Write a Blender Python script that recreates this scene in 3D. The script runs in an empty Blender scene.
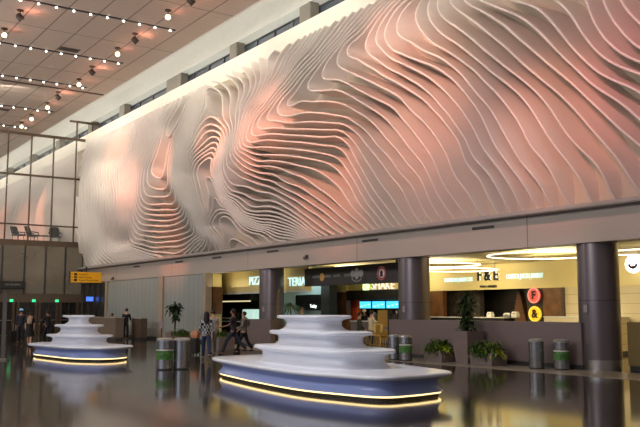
import bpy, bmesh, math, random
import numpy as np
from math import sin, cos, pi, atan, hypot, radians, degrees
from mathutils import Vector, Matrix
random.seed(7)
C = bpy.context.scene.collection
scene = bpy.context.scene

# ------------------------------------------------------------------ camera
FPX = 831.0; HZ = 310.0; CAMH = 1.75
PITCH = atan((HZ - 213.5) / FPX)
YAW = atan((320 + 250) / hypot(FPX, HZ - 213.5))
Fv = np.array([-cos(YAW) * cos(PITCH), sin(YAW) * cos(PITCH), sin(PITCH)])
Rv = np.array([sin(YAW), cos(YAW), 0.0])
Uv = np.cross(Rv, Fv)
Ov = np.array([0, 0, CAMH])

def ray(x, y): return Fv * FPX + Rv * (x - 320) + Uv * (213.5 - y)
def onY(x, y, Y): d = ray(x, y); return Ov + d * (Y / d[1])
def onX(x, y, X): d = ray(x, y); return Ov + d * (X / d[0])
def onZ(x, y, z): d = ray(x, y); return Ov + d * ((z - CAMH) / d[2])
def projA(P):
    d = P - Ov; w = d @ Fv
    return np.stack([320 + FPX * (d @ Rv) / w, 213.5 - FPX * (d @ Uv) / w], axis=-1)

cam_d = bpy.data.cameras.new('camera'); cam = bpy.data.objects.new('camera', cam_d); C.objects.link(cam)
cam_d.sensor_width = 36; cam_d.lens = FPX / 640 * 36; cam_d.clip_end = 400
M = Matrix(((Rv[0], Uv[0], -Fv[0], 0), (Rv[1], Uv[1], -Fv[1], 0), (Rv[2], Uv[2], -Fv[2], CAMH), (0, 0, 0, 1)))
cam.matrix_world = M
scene.camera = cam

# ------------------------------------------------------------------ materials
MATS = {}
def lin(c):
    return tuple((v / 255 / 12.92 if v / 255 <= 0.04045 else ((v / 255 + 0.055) / 1.055) ** 2.4) for v in c)
def mat(name, rgb, rough=0.5, metal=0.0, var=0.08, scale=3.0, emit=0.0, ecol=None, spec=0.5, bump=0.0, alpha=None, trans=0.0):
    """Procedural principled material: noise varies the base colour and the roughness."""
    if name in MATS: return MATS[name]
    m = bpy.data.materials.new(name); m.use_nodes = True; MATS[name] = m
    nt = m.node_tree; N = nt.nodes; L = nt.links
    b = N['Principled BSDF']
    tc = N.new('ShaderNodeTexCoord'); nz = N.new('ShaderNodeTexNoise'); nz.inputs['Scale'].default_value = scale
    nz.inputs['Detail'].default_value = 4
    L.new(tc.outputs['Object'], nz.inputs['Vector'])
    r = N.new('ShaderNodeValToRGB')
    c = lin(rgb)
    r.color_ramp.elements[0].position = 0.3; r.color_ramp.elements[1].position = 0.7
    r.color_ramp.elements[0].color = tuple(v * (1 - var) for v in c) + (1,)
    r.color_ramp.elements[1].color = tuple(min(1, v * (1 + var)) for v in c) + (1,)
    L.new(nz.outputs['Fac'], r.inputs['Fac']); L.new(r.outputs['Color'], b.inputs['Base Color'])
    b.inputs['Roughness'].default_value = rough; b.inputs['Metallic'].default_value = metal
    b.inputs['Specular IOR Level'].default_value = spec
    if trans: b.inputs['Transmission Weight'].default_value = trans
    if alpha is not None: b.inputs['Alpha'].default_value = alpha
    if emit:
        b.inputs['Emission Color'].default_value = lin(ecol or rgb) + (1,)
        b.inputs['Emission Strength'].default_value = emit
    if bump:
        bp = N.new('ShaderNodeBump'); bp.inputs['Strength'].default_value = bump; bp.inputs['Distance'].default_value = 0.02
        L.new(nz.outputs['Fac'], bp.inputs['Height']); L.new(bp.outputs['Normal'], b.inputs['Normal'])
    return m

def grid_mat(name, rgb, line_rgb, sx, sy, axes='XY', lw=0.015, rough=0.5, var=0.06, metal=0.0, spec=0.5, fine=0.0, fine_s=0.3):
    """Panels with joints: joint lines every sx and sy metres along the two named object axes (0 = none)."""
    if name in MATS: return MATS[name]
    m = mat(name, rgb, rough, metal, var, 0.6, spec=spec)
    nt = m.node_tree; N = nt.nodes; L = nt.links; b = N['Principled BSDF']
    src = b.inputs['Base Color'].links[0].from_socket
    tc = [n for n in N if n.type == 'TEX_COORD'][0]
    sp = N.new('ShaderNodeSeparateXYZ'); L.new(tc.outputs['Object'], sp.inputs[0])
    masks = []
    def band(ax, s, w):
        d = N.new('ShaderNodeMath'); d.operation = 'DIVIDE'; L.new(sp.outputs[ax], d.inputs[0]); d.inputs[1].default_value = s
        f = N.new('ShaderNodeMath'); f.operation = 'FRACT'; L.new(d.outputs[0], f.inputs[0])
        l = N.new('ShaderNodeMath'); l.operation = 'LESS_THAN'; L.new(f.outputs[0], l.inputs[0]); l.inputs[1].default_value = w / s
        return l.outputs[0]
    if sx: masks.append(band(axes[0], sx, lw))
    if sy: masks.append(band(axes[1], sy, lw))
    o = masks[0]
    if len(masks) > 1:
        mx = N.new('ShaderNodeMath'); mx.operation = 'MAXIMUM'; L.new(masks[0], mx.inputs[0]); L.new(masks[1], mx.inputs[1]); o = mx.outputs[0]
    mix = N.new('ShaderNodeMix'); mix.data_type = 'RGBA'
    L.new(o, mix.inputs['Factor']); L.new(src, mix.inputs['A']); mix.inputs['B'].default_value = lin(line_rgb) + (1,)
    out = mix.outputs['Result']
    if fine:
        fb = band(axes[0], fine_s, fine_s * 0.12)
        mu = N.new('ShaderNodeMath'); mu.operation = 'MULTIPLY'; L.new(fb, mu.inputs[0]); mu.inputs[1].default_value = fine
        m2 = N.new('ShaderNodeMix'); m2.data_type = 'RGBA'; L.new(mu.outputs[0], m2.inputs['Factor']); L.new(out, m2.inputs['A'])
        m2.inputs['B'].default_value = lin(line_rgb) + (1,); out = m2.outputs['Result']
    L.new(out, b.inputs['Base Color'])
    return m

# ------------------------------------------------------------------ mesh helpers
class MB:
    """Collects boxes, tubes, lathes, prisms into one mesh."""
    def __init__(s): s.bm = bmesh.new()
    def face(s, vs): 
        try: return s.bm.faces.new(vs)
        except ValueError: return None
    def box(s, x0, x1, y0, y1, z0, z1, rz=0, c=None, bev=0.0):
        vs = [Vector((x, y, z)) for x in (x0, x1) for y in (y0, y1) for z in (z0, z1)]
        if rz:
            c = Vector(c or ((x0 + x1) / 2, (y0 + y1) / 2, 0)); R = Matrix.Rotation(rz, 3, 'Z')
            vs = [R @ (v - c) + c for v in vs]
        b = [s.bm.verts.new(v) for v in vs]
        fs = [s.face([b[i] for i in q]) for q in ((0, 1, 3, 2), (4, 6, 7, 5), (0, 4, 5, 1), (2, 3, 7, 6), (0, 2, 6, 4), (1, 5, 7, 3))]
        if bev:
            es = list({e for f in fs for e in f.edges})
            bmesh.ops.bevel(s.bm, geom=es, offset=bev, segments=2, affect='EDGES')
        return s
    def tube(s, pts, r, n=8, cap=True):
        pts = [Vector(p) for p in pts]; rs = r if isinstance(r, (list, tuple)) else [r] * len(pts)
        rings = []; up = Vector((0, 0, 1)); prev = None
        for i, p in enumerate(pts):
            t = (pts[min(i + 1, len(pts) - 1)] - pts[max(i - 1, 0)])
            t = t.normalized() if t.length else Vector((0, 0, 1))
            if prev is None:
                a = t.cross(up)
                if a.length < 1e-3: a = t.cross(Vector((1, 0, 0)))
            else: a = prev - t * prev.dot(t)
            a.normalize(); prev = a; b = t.cross(a)
            rings.append([s.bm.verts.new(p + (a * cos(2 * pi * k / n) + b * sin(2 * pi * k / n)) * rs[i]) for k in range(n)])
        for A, B in zip(rings, rings[1:]):
            for k in range(n): s.face([A[k], A[(k + 1) % n], B[(k + 1) % n], B[k]])
        if cap: s.face(rings[0][::-1]); s.face(rings[-1])
        return s
    def lathe(s, prof, n=24, c=(0, 0, 0), cap=True):
        rings = [[s.bm.verts.new((c[0] + r * cos(2 * pi * k / n), c[1] + r * sin(2 * pi * k / n), c[2] + z)) for k in range(n)] for r, z in prof]
        for A, B in zip(rings, rings[1:]):
            for k in range(n): s.face([A[k], A[(k + 1) % n], B[(k + 1) % n], B[k]])
        if cap: s.face(rings[0][::-1]); s.face(rings[-1])
        return s
    def ball(s, c, rx, ry=None, rz=None, n=12, m=8, rot=None):
        ry = ry or rx; rz = rz or rx; c = Vector(c); R = rot or Matrix.Identity(3)
        top = s.bm.verts.new(c + R @ Vector((0, 0, rz))); bot = s.bm.verts.new(c + R @ Vector((0, 0, -rz))); rings = []
        for j in range(1, m):
            a = pi * j / m
            rings.append([s.bm.verts.new(c + R @ Vector((rx * sin(a) * cos(2 * pi * k / n), ry * sin(a) * sin(2 * pi * k / n), rz * cos(a)))) for k in range(n)])
        for k in range(n):
            s.face([top, rings[0][k], rings[0][(k + 1) % n]]); s.face([bot, rings[-1][(k + 1) % n], rings[-1][k]])
        for A, B in zip(rings, rings[1:]):
            for k in range(n): s.face([A[k], B[k], B[(k + 1) % n], A[(k + 1) % n]])
        return s
    def loops(s, rings, close=True, caps=(True, True)):
        R = [[s.bm.verts.new(p) for p in r] for r in rings]; n = len(R[0])
        for A, B in zip(R, R[1:]):
            for k in range(n if close else n - 1): s.face([A[k], A[(k + 1) % n], B[(k + 1) % n], B[k]])
        if caps[0]: s.face(R[0][::-1])
        if caps[1]: s.face(R[-1])
        return s
    def quad(s, *p): s.face([s.bm.verts.new(q) for q in p]); return s
    def build(s, name, m, parent=None, smooth=False, kind=None, label=None):
        bmesh.ops.recalc_face_normals(s.bm, faces=s.bm.faces[:])
        me = bpy.data.meshes.new(name); s.bm.to_mesh(me); s.bm.free()
        me.materials.append(m)
        if smooth:
            me.polygons.foreach_set('use_smooth', [True] * len(me.polygons))
            try: me.set_sharp_from_angle(angle=radians(smooth if smooth > 1 else 40))
            except Exception: pass
        return link(name, me, parent, kind, label)
def link(name, me, parent=None, kind=None, label=None):
    o = bpy.data.objects.new(name, me); C.objects.link(o)
    if parent is not None: o.parent = parent
    if kind: o['kind'] = kind
    if label: o['label'] = label
    return o
def tag(o, label, cat, group=None, kind=None):
    o['label'] = label; o['category'] = cat
    if group: o['group'] = group
    if kind: o['kind'] = kind
    return o
def thing(name, label, cat, loc=(0, 0, 0), rz=0, group=None):
    o = bpy.data.objects.new(name, None); C.objects.link(o); o.empty_display_size = 0.1
    o.location = loc; o.rotation_euler = (0, 0, rz); return tag(o, label, cat, group)
def copy_tree(o, parent=None):
    c = o.copy(); C.objects.link(c); c.parent = parent
    for ch in list(o.children): copy_tree(ch, c)
    return c
def struct(o): o['kind'] = 'structure'; return o
def text_mesh(name, body, size, m, parent=None, loc=(0, 0, 0), rot=(pi / 2, 0, 0), ext=0.02, align='CENTER', sx=1.0, bold=0.0, label=None):
    cu = bpy.data.curves.new(name, 'FONT'); cu.body = body; cu.size = size; cu.extrude = ext; cu.align_x = align; cu.align_y = 'CENTER'
    cu.offset = bold
    t = bpy.data.objects.new(name + '_tmp', cu); C.objects.link(t)
    dg = bpy.context.evaluated_depsgraph_get(); dg.update()
    me = bpy.data.meshes.new_from_object(t.evaluated_get(dg)); bpy.data.objects.remove(t); me.name = name
    me.materials.clear(); me.materials.append(m)
    o = link(name, me, parent, None, label); o.location = loc; o.rotation_euler = rot; o.scale = (sx, 1, 1)
    return o
# ------------------------------------------------------------------ the wave sculpture on the long wall
YW = 20.2                                     # plane of the long wall (beam face, sculpture backing)
ZB, ZT = 4.86, 13.95                          # bottom and top of the fins
XL, XR = -59.75, -10.2

TR = {  # traced front edges: fin number -> points in the photograph
 50: [(619,0),(629,13),(640,24)], 49: [(602.5,0),(612,19),(625,36),(640,49)], 48: [(586,0),(591,17),(599,32),(610,45),(625,56),(640,62)],
 47: [(554,0),(565,7.5),(576,24),(586,39),(599,54),(614,64),(640,73)],
 46: [(511,0),(520,2.8),(531,4.7),(544,14),(557.5,30),(572.5,49),(591,67.5),(610,79),(625,85),(640,91.6)],
 45: [(477.5,0),(494,6.5),(513,13),(539,32),(554,48),(572.5,65.6),(595,87),(614,98),(632.5,113),(640,120)],
 44: [(462.5,0),(479,9),(500,22.5),(515,36),(539,56),(554,69),(576,87),(595,105.6),(614,124),(640,145)],
 43: [(449,2),(459,11),(474,22.5),(489,34),(507.5,49),(520,62),(541,80),(567,102),(580,115),(601,140),(614,155),(625,170),(638,191)],
 42: [(437,11),(451,24),(468,36),(485,51),(504,66),(520,78),(535,90.6),(548,105.6),(557.5,120.6),(567,135.6),(584,153),(597,164),(606,181),(611,193.5)],
 41: [(428,17),(438,31),(457,44),(474,58),(489,71),(502,80),(520,95),(531,109),(542.5,128),(550,140),(567,161.6),(580,178),(589,197)],
 40: [(415.6,21),(423,34),(438,47),(462.5,62),(475.6,71),(491,87),(509,109),(520,124),(531,149),(539,155),(548,166),(555.6,183),(565.4,201)],
 39: [(410,41),(421,50),(438,56),(451,66),(466,81),(475.6,94),(489,107.5),(498,122.5),(513,149),(519,161),(530,172.5),(539,182),(549,202)],
 38: [(384,40),(391,50),(410,58),(425,63),(440,70),(455,81),(468,96),(477.5,109),(485,124),(496,149),(507.5,163),(522,182),(536,205)],
 37: [(374,36),(383,50),(400,62),(415.6,70),(429,77.5),(447.5,94),(462.5,111),(474,128),(483,149),(492.5,161),(509,184),(520,206)],
 36: [(363.5,46),(370,56),(390,70),(410,80),(429,94),(444,111),(457,130),(468,150),(479,165),(496,187.5),(508,207)],
 35: [(351,43),(356,58),(375,70),(394,81),(410,90.6),(425,100),(442,117),(455,134),(462.5,150),(478,175),(495,208)],
 34: [(336,58),(338,66),(353,74),(371,82),(391,92),(410,111),(429,129),(441,147),(453,175),(478,211)],
 33: [(320,75),(334,79),(356,89),(375,99),(394,108),(410,127),(427,149),(440,180),(463,212)],
 32: [(305,86),(308,90),(319,90.6),(337.5,90),(354,98),(375,111),(394,128),(410,150),(420,160),(450,213)],
 31: [(287,99),(300,100),(324,101),(343,104),(366,117),(381,132),(397.5,150),(420,177),(438,215)],
 30: [(275,109),(300,113),(319,113),(337.5,116),(356,124),(375,143),(381,150),(400,175),(427,216)],
 29: [(265,116),(275,120),(300,122.5),(343,123.5),(356,132),(371,150),(384,165),(399,184),(416,217.5)],
 28: [(256,122),(270,128),(300,129),(334,130),(349,137.5),(359,150),(369,165),(379,182),(388,193),(405,219)],
 27: [(251,127),(265,134),(300,135.6),(337.5,135.6),(349,145),(356,161),(366,178),(375,193),(395,220)],
 26: [(246,131),(262,140),(300,142),(330,146),(345,153),(354,168),(365,188),(388,221)],
 25: [(241,138),(256,147),(300,150),(324,154),(339,159),(349,174),(360,193),(382,222)],
 24: [(238,145),(250,153),(275,155),(300,157),(324,162),(338,170),(350,185),(376,223)],
 23: [(235,145),(244,153),(262,162),(300,166),(317,170),(328,178),(343,192),(369,224)],
 22: [(233,150),(244,161),(264,165),(282,169),(300,176),(315,186.5),(337.5,204),(362,225)],
 21: [(231,152),(240,164),(260,174),(282,181),(300,187),(319,200),(353,226)],
 20: [(230,156),(236,164),(254,176),(275,182),(300,196),(320,209),(343,227.5)],
 19: [(226,158),(232,170),(250,181),(275,190),(300,203),(320,216),(334,229)],
 18: [(223,160),(228,174),(247,186),(272,193),(300,212),(325,230)],
 17: [(220,166),(222,180),(238,192),(262,201),(300,217),(318,231)],
 16: [(219,173),(224,185),(240,198),(265,206),(300,221),(312,232)],
 14.5: [(300,226),(265,213),(240,205),(222,190)], 13: [(300,230),(262,219),(238,211),(220,196)], 11: [(300,235),(260,226),(240,217)],
 9: [(300,238),(272,232),(252,225)], 7: [(217,197),(232,213),(262,230),(280,241)],
 6: [(221,212),(236,220),(262,234),(270,243)], 5.2: [(228,227),(222,236),(240,230),(258,244)], 4.5: [(240,238),(226,248),(255,245)], 4: [(250,247.5)],
 8: [(214,186),(215,205),(205,228)], 8.8: [(211,178)], 9.5: [(207,168),(210,195),(203,225)],
 # bottom edge from the saddle to the low point
 14: [(172,262),(76,0+0+1000)], 12: [(190,257)], 10: [(205,254)], 7.8: [(222,251)],
 # fan on the right of the arches
 17.3: [(215,115)], 16.5: [(216,122),(207,122)], 15.5: [(218,130)], 14.6: [(219,136)], 13.5: [(219,142),(208,143)], 12.5: [(218,149)], 11.6: [(216,155)], 10.6: [(215,160)],
 # curtain: top edge to the pinch
 17.5: [(207,90),(222,122),(226,145),(224,152)], 18.5: [(213,86),(226,118),(230,142)], 20.5: [(234,75),(238,108),(236,132)], 22.5: [(266,59),(258,95),(242,124)],
 24.2: [(302,41),(280,75),(256,106)], 26.4: [(325,28),(300,60),(266,104)], 28.5: [(344,19),(316,55),(282,92)], 30.7: [(362,10),(338,40),(300,82)], 33.2: [(384,-1),(360,26),(327,62)],
 34.4: [(396,-8),(370,20),(344,44)], 36.2: [(415,-18),(384,12)], 38.2: [(433,-28),(400,5)], 40.1: [(452,-38),(422,0)], 42.1: [(470,-47),(440,-8)], 44.1: [(490,-58),(462,-12)], 46.1: [(515,-72),(495,-18)],
}
del TR[14][1]
# nested U's of the teardrop: value -> points
for v, pts in {
 28: [(156,166),(163,148)], 27: [(150,168),(153,175),(158,177),(163,175),(165,165)], 26: [(146,181),(154,188),(165.6,188),(168,177)], 25: [(143,187),(152.5,196),(166,196),(171.5,185)],
 24: [(139,191),(151,205),(167.5,204),(175,193)], 23: [(137.5,196),(150,209.5),(167,209.5),(179,199)], 22: [(136,200),(149,214.5),(167.5,215),(183,204)],
 21: [(135,206),(149,220),(166,221),(184,211)], 20: [(134,212),(149,225),(164,226),(181,221),(187,210)], 19: [(132.5,217),(145,231),(162,232),(182,228),(189,217)],
 18: [(131,222.5),(141,235.6),(160,237.5),(182.5,234),(191,223)], 17: [(130,230),(142,239.5),(165,242),(185,238),(194,228)], 16: [(129,237.5),(145,245),(167.5,246.5),(188,242),(198,232)],
 15: [(127,244),(149,251.5),(167.5,252.5),(186,248),(202,236)]}.items(): TR.setdefault(v, []).extend(pts)
EXTRA = [ # (x, y, value): left arms, right arms, left field
 (76,195,-3),(77,181,-3),(77,210,-3),(84,237,-3),(88,262,-3),(82,166,-3),(92,146,-3),
 (100,195,5),(112,195,9.5),(124,195,14),(100,160,5),(112,160,9.5),(130,160,16.5),(140,160,21),(149,160,25),
 (88,215,.8),(100,225,4.5),(112,225,9),(122,225,12.7),(98,260,-.5),(110,258,2.5),(122,257,5.7),(134,258,8.5),(146,259,11),(158,260,12.8),(140,254,12.8),(122,248,11.2),
 (116,133,5.5),(130,126,10.5),(145,119,16.5),(158,112,22.3),(168,107,25),(178,102,27.2),(187.5,97.5,28.4),(182,109,28.5),(175,122,28.5),(168.5,135,28.4),(164,147,28.3),(195,94,24),(203,92,18.5),
 (150,140,22),(158,138,25.6),(171,145,26),(177,138,24.5),(184,130,23.2),(191,120,21.8),(197,110,20.4),(208,184,9.0),
 (168,177,26),(172,175,23),(176,175,20),(180,175,17),(184,175,14.5),(188,175,12.5),(192,175,11),(197,176,9.9),(204,177,9.2),
 (176,160,21.5),(182,152,19),(188,145,17.6),(194,135,17),(200,125,16.8),(190,160,13.4),(196,156,12.6),(204,152,12.3),(185,165,15.5),
 (186,190,17),(190,195,14.5),(194,195,12.5),(199,200,10.6),(192,210,16),(198,215,13.5),(204,212,11),(196,240,14.2),(206,240,11.2),(214,238,9.2),
 (660,-40,52),(640,-60,51.5),(700,-60,54.5),(620,-90,50.7),(670,110,46.5),(690,160,45),(700,60,50.5),(670,190,43.7),(560,-60,48),(590,-40,48.8),(720,0,54),(730,120,48.5),
]
P = [(x, y, v) for v, ps in TR.items() for x, y in ps] + EXTRA
P = np.array(P, float)
# merge near-duplicates
keep = []
for p in P:
    if all((p[0] - q[0]) ** 2 + (p[1] - q[1]) ** 2 > 2.2 for q in keep): keep.append(p)
P = np.array(keep)
def tps_fit(P, lam):
    n = len(P); XY = P[:, :2] / 100
    d2 = ((XY[:, None] - XY[None]) ** 2).sum(-1)
    K = 0.5 * d2 * np.log(d2 + 1e-12) + lam * np.eye(n)
    Q = np.c_[np.ones(n), XY]
    A = np.block([[K, Q], [Q.T, np.zeros((3, 3))]])
    return XY, np.linalg.solve(A, np.r_[P[:, 2], np.zeros(3)])
def tps_eval(fit, X):
    XY, w = fit; X = X / 100; out = np.empty(len(X))
    for i in range(0, len(X), 8000):
        d2 = ((X[i:i + 8000, None] - XY[None]) ** 2).sum(-1)
        out[i:i + 8000] = (0.5 * d2 * np.log(d2 + 1e-12)) @ w[:-3] + w[-3] + X[i:i + 8000] @ w[-2:]
    return out
FIT = tps_fit(P, 0.0012)

def depth(x, z):
    """How far the fins' front edges stand off the backing."""
    u = np.clip((z - ZB) / (ZT - ZB), 0, 1)
    d = 0.22 + 1.15 * np.sin(pi * u ** 0.95) ** 0.8
    d = d + 0.32 * np.clip((u - .72) / .28, 0, 1) ** 1.5
    # slower undulation along the wall
    d *= 0.92 + 0.14 * np.sin(x * 0.42 + 3.1 * u + pi) * np.sin(pi * u)
    return d

NX, NZ = 560, 120
gx = np.linspace(XL, XR, NX); gz = np.linspace(ZB, ZT, NZ)
GX, GZ = np.meshgrid(gx, gz, indexing='ij')
GD = depth(GX, GZ)
PIX = projA(np.stack([GX, YW - GD, GZ], -1).reshape(-1, 3))
PHI = tps_eval(FIT, PIX).reshape(NX, NZ)

def contours(F, lev):
    """Marching squares with stitching; returns polylines in grid units."""
    S = F > lev; seg = {}
    def ex(a, b):
        fa, fb = F[a], F[b]; t = (lev - fa) / (fb - fa)
        return (a[0] + (b[0] - a[0]) * t, a[1] + (b[1] - a[1]) * t)
    code = S[:-1, :-1] * 1 + S[1:, :-1] * 2 + S[1:, 1:] * 4 + S[:-1, 1:] * 8
    ii, jj = np.nonzero((code > 0) & (code < 15))
    adj = {}; pos = {}
    TAB = {1: [(3, 0)], 2: [(0, 1)], 3: [(3, 1)], 4: [(1, 2)], 5: [(3, 0), (1, 2)], 6: [(0, 2)], 7: [(3, 2)], 8: [(2, 3)], 9: [(2, 0)], 10: [(0, 1), (2, 3)], 11: [(2, 1)], 12: [(1, 3)], 13: [(1, 0)], 14: [(0, 3)]}
    for i, j in zip(ii.tolist(), jj.tolist()):
        E_ = [((i, j), (i + 1, j)), ((i + 1, j), (i + 1, j + 1)), ((i, j + 1), (i + 1, j + 1)), ((i, j), (i, j + 1))]
        for a, b in TAB[int(code[i, j])]:
            for k in (a, b):
                if E_[k] not in pos: pos[E_[k]] = ex(*E_[k])
            adj.setdefault(E_[a], []).append(E_[b]); adj.setdefault(E_[b], []).append(E_[a])
    seen = set(); out = []
    ends = [k for k in adj if len(adj[k]) == 1] + list(adj)
    for st in ends:
        if st in seen: continue
        line = [st]; seen.add(st); cur = st
        while True:
            nx = [k for k in adj[cur] if k not in seen]
            if not nx: break
            cur = nx[0]; seen.add(cur); line.append(cur)
        out.append(np.array([pos[k] for k in line]))
    return out

def to_xz(line): return np.stack([XL + line[:, 0] * (XR - XL) / (NX - 1), ZB + line[:, 1] * (ZT - ZB) / (NZ - 1)], -1)
def resample(p, step):
    d = np.r_[0, np.cumsum(np.hypot(*np.diff(p, axis=0).T))]
    n = max(3, int(d[-1] / step) + 1); t = np.linspace(0, d[-1], n)
    return np.stack([np.interp(t, d, p[:, k]) for k in (0, 1)], -1)
def smooth(p, it=3):
    for _ in range(it):
        q = p.copy(); q[1:-1] = 0.25 * p[:-2] + 0.5 * p[1:-1] + 0.25 * p[2:]; p = q
    return p

def fin_mesh(name, p, dep, th, yw=YW, back=0.03, rake=(.42, -.2)):
    """A ribbon standing off the wall along the polyline p (x, z); front edge at depth dep."""
    t = np.gradient(p, axis=0); t /= np.linalg.norm(t, axis=1)[:, None] + 1e-9
    n = np.stack([-t[:, 1], t[:, 0]], -1) * th / 2
    k = len(p); vs = []; yf = yw - dep; yb = np.full(k, yw + back)
    def row(q, y): return [(q[i, 0], y[i], q[i, 1]) for i in range(k)]
    c = th * 0.28; n2 = n * 0.45
    A, B = p + n, p - n
    def rear(q):   # the ribbons are raked: their rear edge sits to the right of and below the front edge
        r = q.copy(); r[:, 0] = np.minimum(r[:, 0] + rake[0] * dep, XR); r[:, 1] = np.maximum(r[:, 1] + rake[1] * dep, ZB); return r
    rows = [row(rear(A), yb), row(A, yf + c), row(p + n2, yf), row(p - n2, yf), row(B, yf + c), row(rear(B), yb)]
    # separate rows where the edge is sharp so the ribbon is smooth along its length only
    seq = [(0, 1), (1, 2), (2, 3), (3, 4), (4, 5)]
    verts = []; faces = []
    for a, b in seq:
        o = len(verts); verts += rows[a] + rows[b]
        faces += [(o + i, o + i + 1, o + k + i + 1, o + k + i) for i in range(k - 1)]
    o = len(verts); verts += [r[0] for r in rows] + [r[-1] for r in rows]
    faces += [tuple(range(o, o + 6)), tuple(range(o + 11, o + 5, -1))]
    me = bpy.data.meshes.new(name); me.from_pydata(verts, [], faces); me.polygons.foreach_set('use_smooth', [True] * len(faces)); me.update()
    return me

M_fin = mat('fin_paint', (216, 207, 196), 0.45, var=0.02, scale=0.8)
M_back = mat('backing_board', (184, 172, 152), 0.7, var=0.05, scale=0.5)
sculpture = thing('wall_sculpture', 'long cream wave sculpture of flowing fins lit pink, filling the wall above the beam', 'sculpture', (0, 0, 0))
MB().box(XL + .15, XR, YW - 0.03, YW + 0.04, ZB - .02, 14.0).build('backing_panel', M_back, sculpture)
fins = []
lo, hi = int(math.floor(PHI.min())), int(math.ceil(PHI.max()))
for lev in range(max(lo, -8), hi):
    for half in (0, 0.5):
        L_ = lev + half + 0.001
        if half and not (17 <= lev <= 25): continue
        for ln in contours(PHI, L_):
            p = to_xz(ln)
            length = np.hypot(*np.diff(p, axis=0).T).sum()
            if length < 1.2: continue
            if half:   # the in-between fins run from the top edge to the hairpin and stop there
                if max(p[0, 1], p[-1, 1]) < ZT - 0.1: continue
                if p[-1, 1] > p[0, 1]: p = p[::-1]
                px = projA(np.stack([p[:, 0], YW - depth(p[:, 0], p[:, 1]), p[:, 1]], -1))
                if not (200 < px[0, 0] < 395): continue
                k = int(np.argmin(px[:, 0]))
                p = p[:max(k - 2, 4)]
                if len(p) < 8: continue
            p = smooth(resample(p, 0.2), 4)
            dp = depth(p[:, 0], p[:, 1])
            if half: dp = dp * np.clip((len(p) - 1 - np.arange(len(p))) / 10, 0.15, 1)
            fins.append((length, p, dp))
fins.sort(key=lambda f: -f[0])
for i, (ln, p, dp) in enumerate(fins[:100]):
    me = fin_mesh('fin', p, dp, float(np.interp(p[:, 0].mean(), [-58, -50, -44, -30], [.2, .14, .1, .072]))); me.materials.append(M_fin)
    link('fin', me, sculpture)
if len(fins) > 100:
    mm = bmesh.new()
    for ln, p, dp in fins[100:]:
        me = fin_mesh('fin', p, dp, .06); mm.from_mesh(me); bpy.data.meshes.remove(me)
    me = bpy.data.meshes.new('short_fins'); mm.to_mesh(me); mm.free(); me.materials.append(M_fin); link('short_fins', me, sculpture, 'stuff')
# ------------------------------------------------------------------ the setting
ZC = 16.07; YC = 18.7
M_floor = grid_mat('polished_terrazzo', (66, 60, 52), (40, 37, 33), 1.5, 1.5, 'XY', 0.012, rough=0.085, var=0.22, spec=0.6)
M_strip = mat('border_tile', (150, 138, 120), 0.35, var=0.08, scale=1.2)
M_ceil = grid_mat('ceiling_panels', (208, 192, 178), (142, 126, 114), 7.0, 1.45, 'XY', 0.07, rough=0.7, var=0.03, fine=0.22, fine_s=0.4)
M_cove = mat('cove_plaster', (236, 234, 226), 0.7, var=0.02)
M_band = mat('upper_band_paint', (240, 233, 214), 0.6, var=0.02, scale=0.4)
M_beam = grid_mat('beam_cladding', (176, 164, 152), (120, 110, 102), 9.0, 0, 'XY', 0.04, rough=0.45, var=0.03)
M_sill = mat('sill_metal', (160, 152, 144), 0.5, var=0.05)
M_panelwall = grid_mat('back_painted_panels', (158, 162, 156), (118, 122, 118), 0.62, 0, 'XZ', 0.025, rough=0.25, var=0.05)
M_pilaster = mat('pilaster_paint', (168, 150, 128), 0.5, var=0.04)
M_pier = mat('pier_concrete', (122, 115, 104), 0.7, var=0.05)
M_clglass = mat('dusk_glass', (74, 82, 92), 0.12, var=0.15, scale=0.5)
M_mull = mat('dark_mullion', (58, 58, 58), 0.4, var=0.1)
M_bronze = mat('bronze_frame', (92, 76, 62), 0.4, metal=0.3, var=0.08)
M_yellow = mat('soffit_yellow', (226, 206, 142), 0.6, var=0.03, scale=0.6)
M_cream = grid_mat('cream_tiles', (214, 196, 156), (170, 152, 116), 0, 0.4, 'XZ', 0.02, rough=0.5, var=0.05)
M_dark = mat('dark_interior', (26, 23, 21), 0.6, var=0.3)
M_lowwall = mat('planter_wall_laminate', (116, 101, 98), 0.42, var=0.04, scale=0.7)
M_wood = mat('walnut_panel', (112, 74, 42), 0.45, var=0.35, scale=2.2)
M_white = mat('white_laminate', (225, 222, 212), 0.35, var=0.02)

struct(MB().box(-150, 14, -45, 34, -0.2, 0).build('floor', M_floor))
struct(MB().box(-38, 14, 18.45, YW + 0.3, 0, 0.006).build('trim_1', M_strip, kind='structure'))
struct(MB().box(-150, 14, -45, YC, ZC, ZC + 0.3).build('ceiling', M_ceil))
# dark expansion joint across the ceiling
struct(MB().box(-53.25, -53.0, -45, YC - 0.05, ZC - 0.03, ZC).build('trim_2', mat('joint_strip', (84, 68, 58), 0.6)))
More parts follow.
